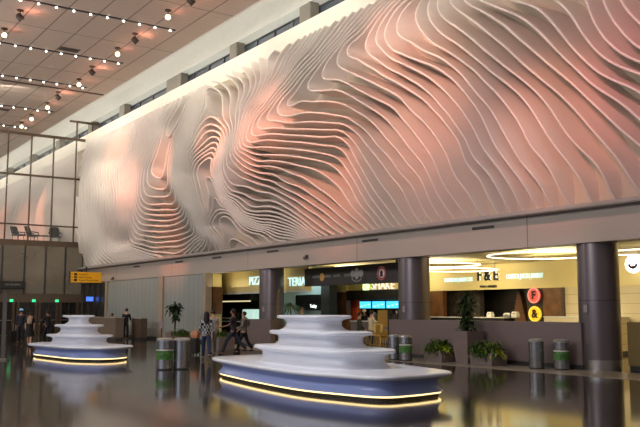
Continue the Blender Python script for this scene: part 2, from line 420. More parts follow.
# cove above the clerestory: a curved plaster surface lit from the slot behind the ceiling edge
YG = 22.0                                     # clerestory plane
prof = [(YC, ZC), (YC, ZC + 0.3), (YC, ZC + 1.4), (YC + .25, ZC + 1.75), (YC + 1.2, ZC + 1.85), (YC + 2.1, ZC + 1.78), (YC + 2.7, ZC + 1.55), (YC + 3.1, ZC + 1.2), (YG, ZC + 0.85)]
m_ = MB(); m_.loops([[(x, y, z) for y, z in prof] for x in (-150, 14)], close=False, caps=(False, False))
struct(m_.build('wall_cove', M_cove, smooth=60))
m_ = MB().box(-150, 14, YC - .03, YC + .03, ZC - 0.06, ZC + .34)
struct(m_.build('trim_3', M_cove))
lt = MB().box(-125, 10, YC + 0.07, YC + 0.13, ZC + 0.24, ZC + 0.27).build('cove_light_strip', mat('cove_led', (255, 250, 238), emit=40, ecol=(255, 252, 246)))
tag(lt, 'white cove light strip running behind the ceiling edge above the clerestory', 'light strip')
# upper wall, band and clerestory
struct(MB().box(-150, 14, YW + 0.05, YW + 0.6, 4.72, 13.9).build('wall_back', M_back))
struct(MB().box(-150, 14, YW - 0.04, YW + 0.6, 13.88, 14.9).build('trim_4', M_band))
struct(MB().box(-150, 14, YW + .6, YG + .1, 14.6, 14.75).build('trim_5', M_sill))
PIER = [(float(onY(px, py, YG - .3)[0]), w) for px, py, w in ((309, 12, .5), (237, 51, .42), (177, 85, 1.1), (125, 112, .5))]
PIER += [(-64, .55), (-72.5, .55), (-81, .55), (-22, .55), (-90, .55), (-13, .5)]
for i, (x, w) in enumerate(PIER):
    struct(MB().box(x - w, x + w, YG - .55, YG - .02, 14.75, 16.62, bev=0.03).build('trim_%d' % (10 + i), M_pier))
xs = sorted(p[0] for p in PIER)
for i, (a, b) in enumerate(zip(xs, xs[1:])):
    g = struct(MB().box(a + .3, b - .3, YG + .0, YG + .06, 14.75, 16.47).build('window_%d' % (i + 1), M_clglass))
    f = MB(); f.box(a + .3, b - .3, YG - .06, YG + .02, 16.40, 16.48)
    f.build('window_frame', M_mull, g)
    for k in range(1, 4):
        x = a + (b - a) * k / 4
        MB().box(x - .04, x + .04, YG - .08, YG + .01, 14.75, 16.45).build('mullion', M_mull, g)
struct(MB().box(-150, 14, YG - .02, YG + .4, 16.46, ZC + .9).build('wall_clerestory', mat('grey_head_panel', (176, 178, 174), 0.6, var=.03)))
# beam with sill
struct(MB().box(-61, 14, YW, YW + 0.7, 3.72, 4.74).build('wall_beam', M_beam))
struct(MB().box(-61, 14, YW - 0.42, YW + .02, 4.70, 4.84, bev=0.03).build('trim_6', M_sill))
for x, side in ((-50.4, 'leftmost of the row'), (-44.0, 'second from the left'), (-39.3, 'third from the left'), (-33.6, 'fourth from the left'), (-26.1, 'second from the right'), (-19.9, 'rightmost of the row')):
    t = thing('beam_vent', 'small dark slot vent high on the beam, ' + side, 'vent', (x, YW, 4.5), 0, 'slot vents along the beam')
    MB().box(-.5, .5, -.03, .02, -.045, .045).build('vent_frame', mat('vent_grey', (96, 90, 86), .5), t)
    for k in (-1, 0, 1): MB().box(-.47, .47, -.045, -.025, k * .03 - .008, k * .03 + .008).build('slat', mat('vent_dark', (62, 58, 56), .6), t)
# panelled wall left of the food court
struct(MB().box(-55.6, -40.6, YW + 0.05, YW + 0.3, 0, 3.74).build('wall_left', M_panelwall))
for i, (x0, x1) in enumerate(((-46.85, -46.15), (-40.75, -40.45), (-55.9, -55.5))):
    struct(MB().box(x0, x1, YW - .06, YW + .3, 0, 3.74).build('trim_%d' % (20 + i), M_pilaster))
struct(MB().box(-55.5, -40.6, YW + .0, YW + .05, 0, .16).build('baseboard_left', M_mull))

struct(MB().box(-150, -60.95, YW + .06, YW + .3, 0, 4.75).build('wall_lobby_side', mat('lobby_side', (84, 76, 66), .4, var=.2)))
struct(MB().box(-60.9, -55.9, YW + .1, YW + .3, 0, 3.74).build('wall_dark_corner', mat('corner_glass', (52, 48, 44), .12, var=.4, spec=.7)))
for i, x in enumerate((-59.6, -58.4, -57.2)): struct(MB().box(x - .05, x + .05, YW + .02, YW + .1, 0, 3.74).build('trim_%d' % (25 + i), M_mull))
def pxx(px, Y): return float(onY(px, 300, Y)[0])
# ------------------------------------------------------------------ food court shell
M_fcceil = mat('food_court_ceiling', (232, 212, 150), 0.6, var=0.03)
struct(MB().box(-62, 14, YW + .7, 32, 3.92, 4.1).build('ceiling_food_court', M_fcceil))
struct(MB().box(-60.5, -60.2, YW + .7, 32, 0, 3.91).build('wall_food_court_left', M_dark))
struct(MB().box(-60.2, 14, 31.6, 32, 0, 3.91).build('wall_food_court_back', M_dark))
# pizza counter: soffit over the opening
struct(MB().box(-44.6, -33.45, 22.0, 22.3, 2.72, 3.91).build('wall_pizza_soffit', M_yellow))
struct(MB().box(-44.6, -33.45, 22.02, 22.28, 2.62, 2.72).build('trim_30', M_white))
struct(MB().box(-60.2, pxx(283, 25.4), 25.4, 25.6, 0, 3.9).build('wall_pizza_back', M_dark))
M_teal = mat('pale_teal_wall', (150, 168, 166), 0.5, var=.04)
struct(MB().box(pxx(283, 25.2), pxx(323, 25.2), 25.2, 25.6, 0, 3.9).build('wall_alcove', M_teal))
struct(MB().box(pxx(283, 25.4) - .1, pxx(283, 25.4), 24.3, 25.2, 0, 3.9).build('wall_alcove_side', M_teal))
struct(MB().box(pxx(322.5, 25.1), pxx(331, 25.1), 25.0, 25.5, 0, 3.9).build('wall_dark_post', M_dark))
struct(MB().box(pxx(331, 26.6), pxx(348, 26.6), 26.5, 26.8, 0, 2.72).build('wall_wood', M_wood))
struct(MB().box(pxx(322, 26.6), pxx(348, 26.6), 26.5, 26.8, 2.72, 3.91).build('wall_wood_soffit', M_yellow))
# burger counter
struct(MB().box(pxx(348, 26.6), -30.4, 26.6, 26.9, 2.78, 3.91).build('wall_burger_soffit', M_yellow))
struct(MB().box(pxx(348, 26.6), -30.4, 26.5, 27.0, 2.28, 2.78).build('wall_burger_header', M_dark))
struct(MB().box(pxx(347, 27.1), pxx(358, 27.1), 27.0, 27.3, 0, 2.3).build('wall_orange', mat('orange_panel', (196, 78, 40), .5, var=.12)))
struct(MB().box(-41, -29.5, 29.6, 29.9, 0, 3.9).build('wall_burger_back', mat('kitchen_steel', (88, 80, 70), .35, .5, var=.3, scale=6)))
# right counter: sign wall over a dark opening
struct(MB().box(-32.6, 14, 29.0, 29.3, 2.72, 3.91).build('wall_sign', M_yellow))
struct(MB().box(-32.5, -24.6, 30.9, 31.1, 0, 2.72).build('wall_kitchen_back', mat('kitchen_dark', (44, 38, 30), .5, var=.5, scale=1.5)))
struct(MB().box(-32.6, pxx(443, 29), 29.0, 29.25, 0, 2.72).build('wall_wood_left', M_wood))
struct(MB().box(pxx(527, 29), pxx(543, 29), 29.0, 29.25, 0, 2.72).build('wall_sign_post', mat('charcoal_panel', (44, 40, 38), .5)))
struct(MB().box(pxx(543, 29), pxx(562, 29), 29.0, 29.25, 0, 2.72).build('wall_wood_right', M_wood))
struct(MB().box(pxx(562, 29), pxx(564.5, 29), 28.92, 29.25, 0, 2.72).build('trim_31', M_bronze))
struct(MB().box(pxx(564.5, 29), 14, 29.05, 29.25, 0, 2.72).build('wall_cream', M_cream))
# ------------------------------------------------------------------ far glass front and mezzanine
XP = -61.0
struct(MB().box(-150, XP - .02, -10, YW, 6.33, 6.75).build('floor_mezzanine', mat('slab_bronze', (96, 78, 64), .5, var=.05)))
struct(MB().box(-150.2, -150, -45, YW, 0, ZC).build('wall_far', mat('far_wall', (150, 136, 124), .7)))
struct(MB().box(-86.2, -86, -10, YW, 0, 6.33).build('wall_lobby_back', mat('lobby_dark', (58, 52, 46), .7, var=.3, scale=.3)))
struct(MB().box(XP - .25, XP, -10, YW + .05, 2.3, 2.92).build('wall_door_header', mat('header_bronze', (104, 90, 76), .4, .2, var=.05)))
M_glass = mat('clear_glass', (200, 205, 200), 0.06, var=0.02, alpha=0.07, spec=.6)
M_smoke = mat('smoked_glass', (140, 132, 116), 0.08, var=0.3, scale=.25, alpha=.62, spec=.7)
gp = thing('glass_partition', 'tall bronze framed glass screen over the mezzanine at the far left end', 'partition', (XP, 14, 6.4))
ys = [8.2, 9.8, 11.3, 12.9, 14.54, 16.17, 17.78, 19.45]
def loc(mb, o): # keep world coordinates for a child of an Empty at o
    for v in mb.bm.verts: v.co -= Vector(o)
    return mb
o_ = (XP, 14, 6.4)
for y in ys: loc(MB().box(XP - .1, XP + .05, y - .04, y + .04, 6.75, 14.55), o_).build('post', M_bronze, gp)
for z, h in ((14.45, .1), (11.45, .07), (7.85, .05)): loc(MB().box(XP - .09, XP + .06, 6.5, 20.1, z - h, z + h), o_).build('rail', M_bronze, gp)
for a, b in zip(ys, ys[1:]):
    loc(MB().box(XP - .03, XP - .01, a + .06, b - .06, 6.75, 14.4), o_).build('pane', M_glass, gp)
# balustrade frame above the screen
gr = thing('roof_frame', 'open metal frame standing on top of the glass screen by the clerestory', 'frame', (XP, 19, 14.6))
o_ = (XP, 19, 14.6)
for y in (19.45, 20.6): loc(MB().box(XP - .08, XP + .04, y - .05, y + .05, 14.55, 15.9), o_).build('post', M_bronze, gr)
loc(MB().box(XP - .08, XP + .04, 18.9, 21.2, 15.75, 15.9), o_).build('rail', M_bronze, gr)
# lower glazed front
lg = thing('glazed_front', 'smoked glass front with dark mullions below the mezzanine slab', 'glass front', (XP, 14, 2.9))
o_ = (XP, 14, 2.9)
ys2 = [8.5, 10.0, 11.5, 13.0, 14.45, 16.0, 17.48, 18.9, 20.2]
for y in ys2: loc(MB().box(XP - .1, XP + .05, y - .05, y + .05, 2.92, 6.33), o_).build('mullion', M_mull, lg)
for a, b in zip(ys2, ys2[1:]): loc(MB().box(XP - .04, XP, a + .05, b - .05, 2.92, 6.33), o_).build('pane', M_smoke, lg)
# doors below
for i, y in enumerate((11.9, 13.3, 14.75, 16.3, 17.8, 19.3)):
    d = struct(MB().box(XP - .1, XP - .04, y - .55, y + .55, .02, 2.3).build('door_%d' % (i + 1), mat('door_glass', (36, 33, 30), .12, var=.4, spec=.7)))
    for s in (-1, 1): MB().box(XP - .14, XP + .04, y + s * .62 - .09, y + s * .62 + .09, 0, 2.3).build('door_frame', M_bronze, d)
    MB().box(XP - .12, XP + .02, y - .55, y + .55, 1.0, 1.06).build('push_bar', mat('brushed_bar', (150, 145, 138), .3, .8), d)
    MB().box(XP + .0, XP + .04, y - .02, y + .02, 0.05, 2.3).build('door_stile', M_bronze, d)
for i, (y, wh) in enumerate(((12.6, 'leftmost'), (15.2, 'second from the left'), (16.75, 'third from the left'), (18.4, 'rightmost'))):
    e = MB().box(XP - .01, XP + .08, y - .12, y + .12, 2.32, 2.5, bev=.02).build('door_signal_light', mat('green_signal', (60, 225, 150), emit=1.2))
    tag(e, 'small green signal light over the far doors, ' + wh, 'signal light', 'green lights over the doors')
struct(MB().box(XP - .2, XP + .02, -10, 11.2, 0, 2.3).build('wall_door_side', mat('side_panel', (70, 62, 54), .4)))
# second sculpture seen through the glass
sc2 = thing('wall_sculpture', 'second smaller wave sculpture seen through the glass screen at the far left', 'sculpture', (0, 0, 0))
for i in range(54):
    x = -63.2 - i * 0.8
    z = np.linspace(4.9 + 2.0 * 0, 13.9, 46); u = (z - 4.9) / 9.0
    xx = x + 0.9 * np.sin(2.2 * pi * u + i * 0.12) * np.sin(pi * u)
    dd = (0.15 + 1.5 * np.sin(pi * u) ** 1.2 * (0.75 + .35 * sin(i * .34 + 1)))
    me = fin_mesh('fin', np.stack([xx, z], -1), dd, .07); me.materials.append(M_fin); link('fin', me, sc2)
# ------------------------------------------------------------------ columns
M_col = mat('column_metal', (112, 103, 104), 0.33, 0.45, var=0.05, scale=.8)
M_steel = mat('brushed_steel', (170, 166, 160), 0.28, 0.9, var=0.06, scale=4)
def column(x, y, label):
    t = thing('round_column', label, 'column', (x, y, 0), 0)
    MB().lathe([(.61, .0), (.61, .3)], 48).build('base_band', M_steel, t, smooth=1)
    MB().lathe([(.6, .3), (.6, 2.02)], 48, cap=False).build('lower_shell', M_col, t, smooth=1)
    MB().lathe([(.595, 2.02), (.595, 2.04)], 48, cap=False).build('joint', M_mull, t, smooth=1)
    MB().lathe([(.6, 2.04), (.6, 3.9)], 48, cap=False).build('upper_shell', M_col, t, smooth=1)
    
    MB().box(-.07, .07, -.63, -.59, 1.68, 1.9).build('wall_switch_plate', mat('plate_grey', (150, 138, 138), .4), t).rotation_euler = (0, 0, math.atan2(-x, y) - .67)
    return t
column(-15.9, 20.9, 'round dark metal column at the right, standing right of the two steel bins')
column(-24.3, 20.9, 'round dark metal column right of the dark hanging sign')
column(-34.85, 20.9, 'round dark metal column at the left, in front of the pizza counter')

# ------------------------------------------------------------------ stepped benches
M_bench = mat('white_solid_surface', (226, 228, 236), 0.22, var=0.02, scale=.6)
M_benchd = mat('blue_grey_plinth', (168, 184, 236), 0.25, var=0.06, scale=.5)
M_led = mat('warm_led', (255, 224, 160), emit=2.4, ecol=(255, 218, 150))
def bench(label, cx, cy, rot, a, b, tiers, hs, seed):
    t = thing('stepped_bench', label, 'bench', (cx, cy, 0), rot)
    def outline(aa, bb, z, lob=.028, n=3, k=120, sx=0, sy=0):
        pts = []
        for i in range(k):
            th = 2 * pi * i / k; c, s = cos(th), sin(th)
            f = 1 + lob * cos(6 * th + seed)
            pts.append((sx + f * aa * math.copysign(abs(c) ** (2 / n), c), sy + f * bb * math.copysign(abs(s) ** (2 / n), s), z))
        return pts
    def tier(aa, bb, prof, name, m, sx=0, sy=0, caps=(True, True), lob=.028, n=3):
        mb = MB(); mb.loops([outline(aa + d, bb + d, z, sx=sx, sy=sy, lob=lob, n=n) for d, z in prof], caps=caps); return mb.build(name, m, t, smooth=50)
    # plinth, kick strip, seat slab
    tier(a, b, [(-.25, 0), (-.25, .08)], 'kick', mat('black_kick', (18, 17, 17), .5))
    tier(a, b, [(-.24, .07), (-.20, .07), (-.20, .098), (-.24, .098)], 'light_strip', M_led)
    tier(a, b, [(-.22, .1), (-.16, .105), (-.17, .13), (-.24, .2), (-.26, .28), (-.22, .35), (-.1, .41)], 'plinth', M_benchd)
    tier(a, b, [(-.14, .4), (-.03, .41), (.0, .43), (.005, .465), (-.02, .495), (-.06, .5), (-.5, .5), (-1.0, .502)], 'seat_slab', M_bench)
    z0 = .5
    for k, ((sx_, sy_, aa, bb), h) in enumerate(zip(tiers, hs)):
        H_ = h - z0
        w = .17
        tier(aa, bb, [(.0, z0 - .01), (-.03, z0 + .012), (-w * .55, z0 + H_ * .12), (-w * .95, z0 + H_ * .28), (-w, z0 + H_ * .44), (-w * .98, z0 + H_ * .6), (-w * .8, z0 + H_ * .69), (-w * .4, z0 + H_ * .755), (.0, z0 + H_ * .775), (.025, z0 + H_ * .8), (.035, z0 + H_ * .87), (.025, z0 + H_ * .96), (-.01, z0 + H_), (-.3, z0 + H_)], 'tier', M_bench, sx=sx_, sy=sy_, lob=.006, n=3.6)
        z0 = h
    return t
bench('large white stepped bench with scalloped edges and glowing base in the foreground', -16.6, 11.2, -.1, 4.2, 1.6, ((.28, -.05, 2.25, 1.0), (.24, -.05, 1.52, .8), (-.05, -.05, 1.07, .6)), (.90, 1.265, 1.63), 1.9)
bench('small white stepped bench farther away at the left, glowing at its base', -30.6, 10.1, .1, 2.85, 1.25, ((0, 0, 1.5, .85), (-.05, 0, 1.1, .63), (-.1, 0, .75, .38)), (.86, 1.22, 1.56), .6)

# ------------------------------------------------------------------ low planter walls and counters
def box_thing(name, label, cat, x0, x1, y0, y1, z0, z1, m, top=None, kick=True, group=None):
    o = ((x0 + x1) / 2, (y0 + y1) / 2, z0); t = thing(name, label, cat, o, 0, group)
    loc(MB().box(x0, x1, y0, y1, z0 + (.14 if kick else 0), z1 - (.04 if top else 0), bev=.012), o).build('panel', m, t)
    if kick: loc(MB().box(x0 + .03, x1 - .03, y0 + .03, y1 - .02, z0, z0 + .14), o).build('kick', M_mull, t)
    if top: loc(MB().box(x0 - .03, x1 + .03, y0 - .03, y1 + .03, z1 - .04, z1, bev=.01), o).build('counter_top', top, t)
    return t
box_thing('low_wall', 'long brown low wall behind the planters and bins, between two dark columns', 'low wall', -25.0, -16.05, 20.22, 20.5, 0, 1.39, M_lowwall)
box_thing('low_wall', 'olive low wall at the right edge, right of the round column', 'low wall', -15.2, 8, 21.2, 21.5, 0, 1.40, mat('olive_panel', (128, 108, 62), .45, var=.06))
box_thing('low_wall', 'short brown low wall in front of the left column behind the large bench', 'low wall', -36.3, -33.4, 20.0, 20.25, 0, 1.32, M_lowwall)
box_thing('service_counter', 'long white topped counter under the letters sign behind the low wall', 'counter', -31.6, -26.6, 28.2, 28.9, 0, 1.42, M_dark, M_white)
box_thing('service_counter', 'white topped burger counter below the blue menu screens', 'counter', -35.2, -30.4, 25.9, 26.45, 0, 1.2, M_lowwall, M_white)
box_thing('service_counter', 'pizza counter with a pale top left of the left column', 'counter', -43.6, -39.6, 22.6, 23.2, 0, 1.12, M_dark, M_white)
box_thing('end_panel', 'cream ledge on the tiled wall right of the yellow round sign', 'ledge', -24.4, -20.6, 28.3, 28.9, 0, 1.48, M_cream, M_white)

# wood-clad pillar at the left end of the food court
t = thing('clad_pillar', 'square pillar with walnut upper panel and yellow lower part by the pizza counter', 'pillar', (-41.5, 21.15, 0))
MB().box(-.5, .5, -.3, .3, 1.55, 3.0).build('wood_panel', M_wood, t)
MB().box(-.4, .4, -.28, .28, 0, 1.55).build('lower_panel', M_yellow, t)
MB().box(-.4, .4, -.28, .28, 3.0, 3.72).build('upper_panel', M_yellow, t)

# pizza kitchen fittings
t = thing('extractor_hood', 'dark extractor hood with a lit shelf over the pizza counter', 'hood', (float(onY(241, 300, 24.4)[0]), 24.4, 2.05))
MB().box(-1.7, 2.0, -.5, .5, .25, .7).build('canopy', M_dark, t); MB().box(-1.7, 2.0, -.52, -.46, .18, .25).build('lit_shelf', mat('shelf_glow', (235, 220, 170), emit=1.0), t)
t = thing('pizza_oven', 'black pizza oven with a small grey door behind the pizza counter', 'oven', (float(onY(243, 300, 24.6)[0]), 24.6, 1.0))
MB().box(-1.2, 1.2, -.4, .4, -1.0, .85, bev=.03).build('body', M_dark, t); MB().box(-.25, .3, -.46, -.38, .1, .6, bev=.03).build('oven_door', mat('oven_grey', (100, 100, 98), .4), t)
t = thing('door_post', 'pale vertical frame post at the left of the pizza opening', 'post', (float(onY(220.5, 300, 22.4)[0]), 22.4, 0))
MB().box(-.1, .1, -.05, .05, 0, 2.7).build('post_shaft', M_white, t); MB().box(-.12, 1.7, -.06, .06, 1.25, 1.33).build('rail', M_white, t)
t = thing('display_case', 'lit white display case on the pizza counter left of the column', 'display case', (float(onY(254, 310, 23.0)[0]), 22.9, 1.125))
MB().box(-.7, .5, -.25, .25, .0, .08, bev=.02).build('body', M_dark, t); MB().box(-.7, .5, -.25, .25, .08, .66, bev=.03).build('glass_case', mat('case_glow', (190, 225, 215), .2, emit=.7), t)

# television
t = thing('television', 'black wall television with a small white caption beside the left column', 'television', tuple(onY(309.5, 302.5, 25.1)))
MB().box(-1.35, 1.35, -.05, .05, -.42, .42, bev=.015).build('housing', mat('tv_black', (14, 14, 15), .25), t)
text_mesh('caption', 'Today', .26, mat('caption_white', (240, 240, 240), emit=2), t, (.45, -.06, -.2), ext=.004)
# ------------------------------------------------------------------ signs
M_tealglow = mat('teal_letter_glow', (205, 232, 236), emit=1.0, ecol=(196, 238, 245))
M_whiteglow = mat('white_letter_glow', (255, 250, 235), emit=.8, ecol=(255, 248, 232))
M_blk = mat('black_letter', (16, 15, 16), .4)
t = thing('lettered_sign', 'glowing teal letters on the yellow soffit left of the left column', 'sign', tuple(onY(249, 281.5, 21.97)))
text_mesh('letters', 'PIZZA', .62, M_tealglow, t, (0, 0, 0), align='LEFT')
t = thing('lettered_sign', 'glowing teal letters on the yellow soffit right of the left column', 'sign', tuple(onY(288, 282.5, 21.97)))
text_mesh('letters', 'TERIA', .60, M_tealglow, t, (0, 0, 0), align='LEFT')
# hanging directory
c0 = onY(305, 270, 22); W_ = 7.05
t = thing('hanging_sign', 'long dark hanging sign with logos beside the middle column', 'sign', (-29.95, 22.0, 3.29))
MB().box(-3.55, 3.55, -.08, .08, -.42, .42, bev=.01).build('board', mat('sign_board', (54, 47, 42), .45, var=.06), t)
for x in (-3.4, 3.3): MB().box(x - .04, x + .04, -.03, .03, .4, .66).build('hanger', M_mull, t)
for x in (-1.0, 1.2): MB().box(x - .01, x + .01, -.09, -.075, -.42, .42).build('seam', M_mull, t)
M_gold = mat('logo_gold', (186, 140, 62), .4, emit=.15); M_lgrey = mat('logo_grey', (150, 146, 140), .5, emit=.12)
g = MB(); 
for k in range(8): g.ball((.13 * cos(k * pi / 4), -.085, .13 * sin(k * pi / 4)), .07, .012, .07, 8, 5)
g.ball((0, -.09, 0), .07, .015, .07)
o = g.build('flower_logo', M_gold, t, smooth=1); o.location = (-2.05, 0, -.02)
text_mesh('left_lettering', 'AUNTIE', .17, M_lgrey, t, (-2.55, -.09, 0), ext=.004); text_mesh('left_lettering', 'ANNIE', .17, M_lgrey, t, (-1.6, -.09, 0), ext=.004)
text_mesh('middle_lettering', 'KAWA', .17, M_lgrey, t, (-.85, -.09, 0), ext=.004); text_mesh('middle_lettering', 'SUSHI', .17, M_lgrey, t, (-.05, -.09, 0), ext=.004)
g = MB()
for dx, h in ((-.3, .16), (0, .26), (.3, .16)): g.ball((dx, -.085, .02), .17, .012, h, 12, 6)
g.tube([(.34 * cos(a), -.088, -.16 + .16 * sin(a)) for a in np.linspace(pi, 2 * pi, 14)], .025, 6)
o = g.build('crest_logo', M_lgrey, t, smooth=1); o.location = (.65, 0, .03)
g = MB(); g.tube([(.27 * cos(a), -.09, .27 * sin(a)) for a in np.linspace(0, 2 * pi, 33)], .035, 6, cap=False); 
o = g.build('ring_logo', mat('logo_red', (180, 96, 94), emit=.12), t, smooth=1); o.location = (2.4, 0, 0)
g = MB().ball((0, -.085, 0), .2, .012, .2, 20, 8); o = g.build('disc_logo', mat('logo_pink', (214, 176, 172), emit=.2), t, smooth=1); o.location = (2.4, 0, 0)
g = MB().ball((0, -.1, .03), .1, .012, .09, 12, 6).ball((-.0, -.1, -.09), .12, .012, .06, 12, 6); o = g.build('disc_mark', M_blk, t, smooth=1); o.location = (2.4, 0, 0)
# burger sign
t = thing('lettered_sign', 'glowing white word on the soffit under the dark hanging sign', 'sign', tuple(onY(371.3, 286.5, 26.44)))
text_mesh('letters', 'SHAKE', .62, M_whiteglow, t, (0, 0, .03), align='LEFT', bold=.004)
p = onY(366, 287, 26.5)
t = thing('exit_sign', 'small pale green box sign left of the glowing white word', 'sign', tuple(p))
MB().box(-.22, .22, -.06, .04, -.16, .16, bev=.02).build('box', mat('exit_glow', (200, 245, 160), emit=2.2), t); MB().box(-.02, .02, -.02, .02, .15, .5).build('stem', M_mull, t)
text_mesh('lettering', 'EXIT', .14, mat('exit_letter', (90, 150, 60), emit=.6), t, (0, -.065, 0), ext=.003)
# menu screens
for i, (px0, px1, wh) in enumerate(((359.5, 371.5, 'leftmost'), (372, 385.5, 'middle'), (386, 400, 'rightmost'))):
    a = onY(px0, 306, 27.0); b = onY(px1, 306, 27.0)
    t = thing('menu_screen', 'bright blue menu screen over the burger counter, %s of three' % wh, 'screen', ((a[0] + b[0]) / 2, 27.0, 2.02), 0, 'menu screens over the burger counter')
    w = (b[0] - a[0]) / 2 - .02
    MB().box(-w, w, 0, .06, -.2, .2, bev=.01).build('housing', M_dark, t); MB().box(-.05, .05, 0, .05, .18, .27).build('bracket', M_mull, t)
    MB().box(-w + .02, w - .02, -.012, .0, -.18, .18).build('display', mat('menu_blue', (70, 190, 235), emit=1.7, var=.25, scale=5), t)
    for k in range(3): MB().box(-w + .1 + k * w * .6, -w + .1 + k * w * .6 + w * .35, -.016, -.011, -.1 + .05 * k, -.06 + .05 * k).build('menu_line', mat('menu_line', (220, 245, 250), emit=1.6), t)
# letters sign of the right counter
t = thing('lettered_sign', 'black and white three character sign on the yellow soffit of the right counter', 'sign', tuple(onY(487.5, 275.5, 28.97)))
for ch, dx in (('F', -.52), ('&', .0), ('E', .55)):
    text_mesh('character', ch, .74, M_blk, t, (dx, -.02, 0), ext=.04, bold=.012, sx=.85)
    text_mesh('halo', ch, .74, M_whiteglow, t, (dx + .06, .02, 0), ext=.006, bold=.0, sx=.85)
text_mesh('strapline', 'FOOD & ESPRESSO', .13, M_blk, t, (.05, -.02, -.52), ext=.01, bold=.006)
t = thing('lettered_sign', 'thin teal glowing strip of lettering left of the three character sign', 'sign', tuple(onY(458.5, 280, 28.97)))
text_mesh('letters', 'SANDWICHES | MARKET CAFE', .26, M_tealglow, t, (0, -.02, 0), ext=.01, bold=.002, sx=.56)
t = thing('lettered_sign', 'thin teal glowing strip of lettering right of the three character sign', 'sign', tuple(onY(524.5, 276.2, 28.97)))
text_mesh('letters', 'COFFEE & JUICES | MARKET', .29, M_tealglow, t, (0, -.02, 0), ext=.01, bold=.002, sx=.62)
def round_sign(label, px, py, Y, r, face, rim, ch, chm, size):
    t = thing('round_sign', label, 'sign', tuple(onY(px, py, Y)))
    o = MB().lathe([(r * .9, -.06), (r, -.04), (r, .04), (r * .93, .06)], 36).build('disc', face, t, smooth=1); o.rotation_euler = (pi / 2, 0, 0)
    g = MB().tube([(r * .97 * cos(a), -.06, r * .97 * sin(a)) for a in np.linspace(0, 2 * pi, 41)], .03, 6, cap=False).build('rim', rim, t, smooth=1)
    if ch: text_mesh('character', ch, size, chm, t, (0, -.075, 0), ext=.01, bold=.02)
    return t
round_sign('round red sign with a dark letter F on the charcoal post', 534.5, 295.5, 28.9, .33, mat('red_disc', (214, 84, 72), emit=.5), mat('pink_rim', (240, 150, 140), emit=.6), 'F', mat('letter_maroon', (70, 20, 24), .5), .5)
round_sign('round yellow sign with a dark ampersand below the red round sign', 535.5, 314, 28.9, .33, mat('yellow_disc', (240, 190, 30), emit=.6), mat('yellow_rim', (250, 215, 80), emit=.6), '&', mat('letter_brown', (50, 34, 8), .5), .5)
t = round_sign('round white illuminated sign with a dark curved mark at the right edge', 634, 264, 28.5, .34, mat('white_disc', (250, 250, 248), emit=2.2), mat('white_rim', (255, 255, 255), emit=2.5), None, None, 0)
MB().tube([(.17 * cos(a), -.08, .02 + .17 * sin(a)) for a in np.linspace(pi * 1.02, pi * 1.98, 16)], [.02] + [.05] * 14 + [.02], 8).build('dark_mark', M_blk, t, smooth=1)
MB().ball((.02, -.085, -.1), .07, .02, .05).build('red_mark', mat('mark_red', (190, 40, 50), emit=.4), t, smooth=1)
# yellow direction sign at the far left
pa, pb = onX(69.5, 277, -57), onX(102.5, 277, -57)
t = thing('direction_sign', 'yellow overhead direction sign with dark arrows and text at the far left', 'sign', (-57, (pa[1] + pb[1]) / 2, pa[2]), pi / 2)
W2 = (pb[1] - pa[1]) / 2
MB().box(-W2, W2, -.08, .08, -.36, .36, bev=.015).build('board', mat('sign_yellow', (226, 158, 22), .5, emit=.22), t)
MB().box(-W2 - .02, -W2 + .05, -.09, .09, -.38, .38).build('end_cap', M_mull, t); MB().box(W2 - .05, W2 + .02, -.09, .09, -.38, .38).build('end_cap', M_mull, t)
MB().box(-.05, .05, -.04, .04, .36, .75).build('hanger', M_mull, t)
for k, z in enumerate((.2, 0, -.2)):
    MB().box(-W2 + .28, -W2 + .5, -.095, -.08, z - .075, z + .075).build('pictogram', M_blk if k != 1 else mat('picto_brown', (120, 76, 20), .5), t)
    g = MB(); g.loops([[(-W2 + .12, y, z + .05), (-W2 + .12, y, z - .05), (-W2 + .2, y, z)] for y in (-.095, -.08)]); g.build('arrow', M_blk, t)
    text_mesh('lettering', ('Terminal A', 'Gates  Security', 'Ground Transportation')[k], .17, mat('letter_dark', (80, 50, 14), .5), t, (-W2 + .62, -.085, z), ext=.004, align='LEFT', sx=.85)
pa = onX(90, 299, -58.5)
t = thing('information_screen', 'small blue lit screen on the dark corner below the yellow sign', 'screen', tuple(pa), pi / 2)
MB().box(-.32, .32, -.04, .04, -.2, .2, bev=.01).build('housing', M_dark, t); MB().box(-.29, .29, -.05, -.035, -.16, .16).build('display', mat('screen_blue', (70, 110, 220), emit=1.6, var=.3, scale=8), t)
pa, pb = onX(1, 284.5, XP + .2), onX(24, 284.5, XP + .2)
t = thing('dark_sign', 'dark rectangular sign on the smoked glass at the far left', 'sign', (XP + .2, (pa[1] + pb[1]) / 2, pa[2]), pi / 2)
MB().box(-.85, .85, -.05, .05, -.26, .26, bev=.01).build('board', mat('sign_charcoal', (48, 46, 44), .5), t)
text_mesh('lettering', 'TSA SECURITY', .17, M_lgrey, t, (0, -.055, 0), ext=.004)
for s in (-.7, .7): MB().box(s - .02, s + .02, -.02, .02, .25, .45).build('hanger', M_mull, t)

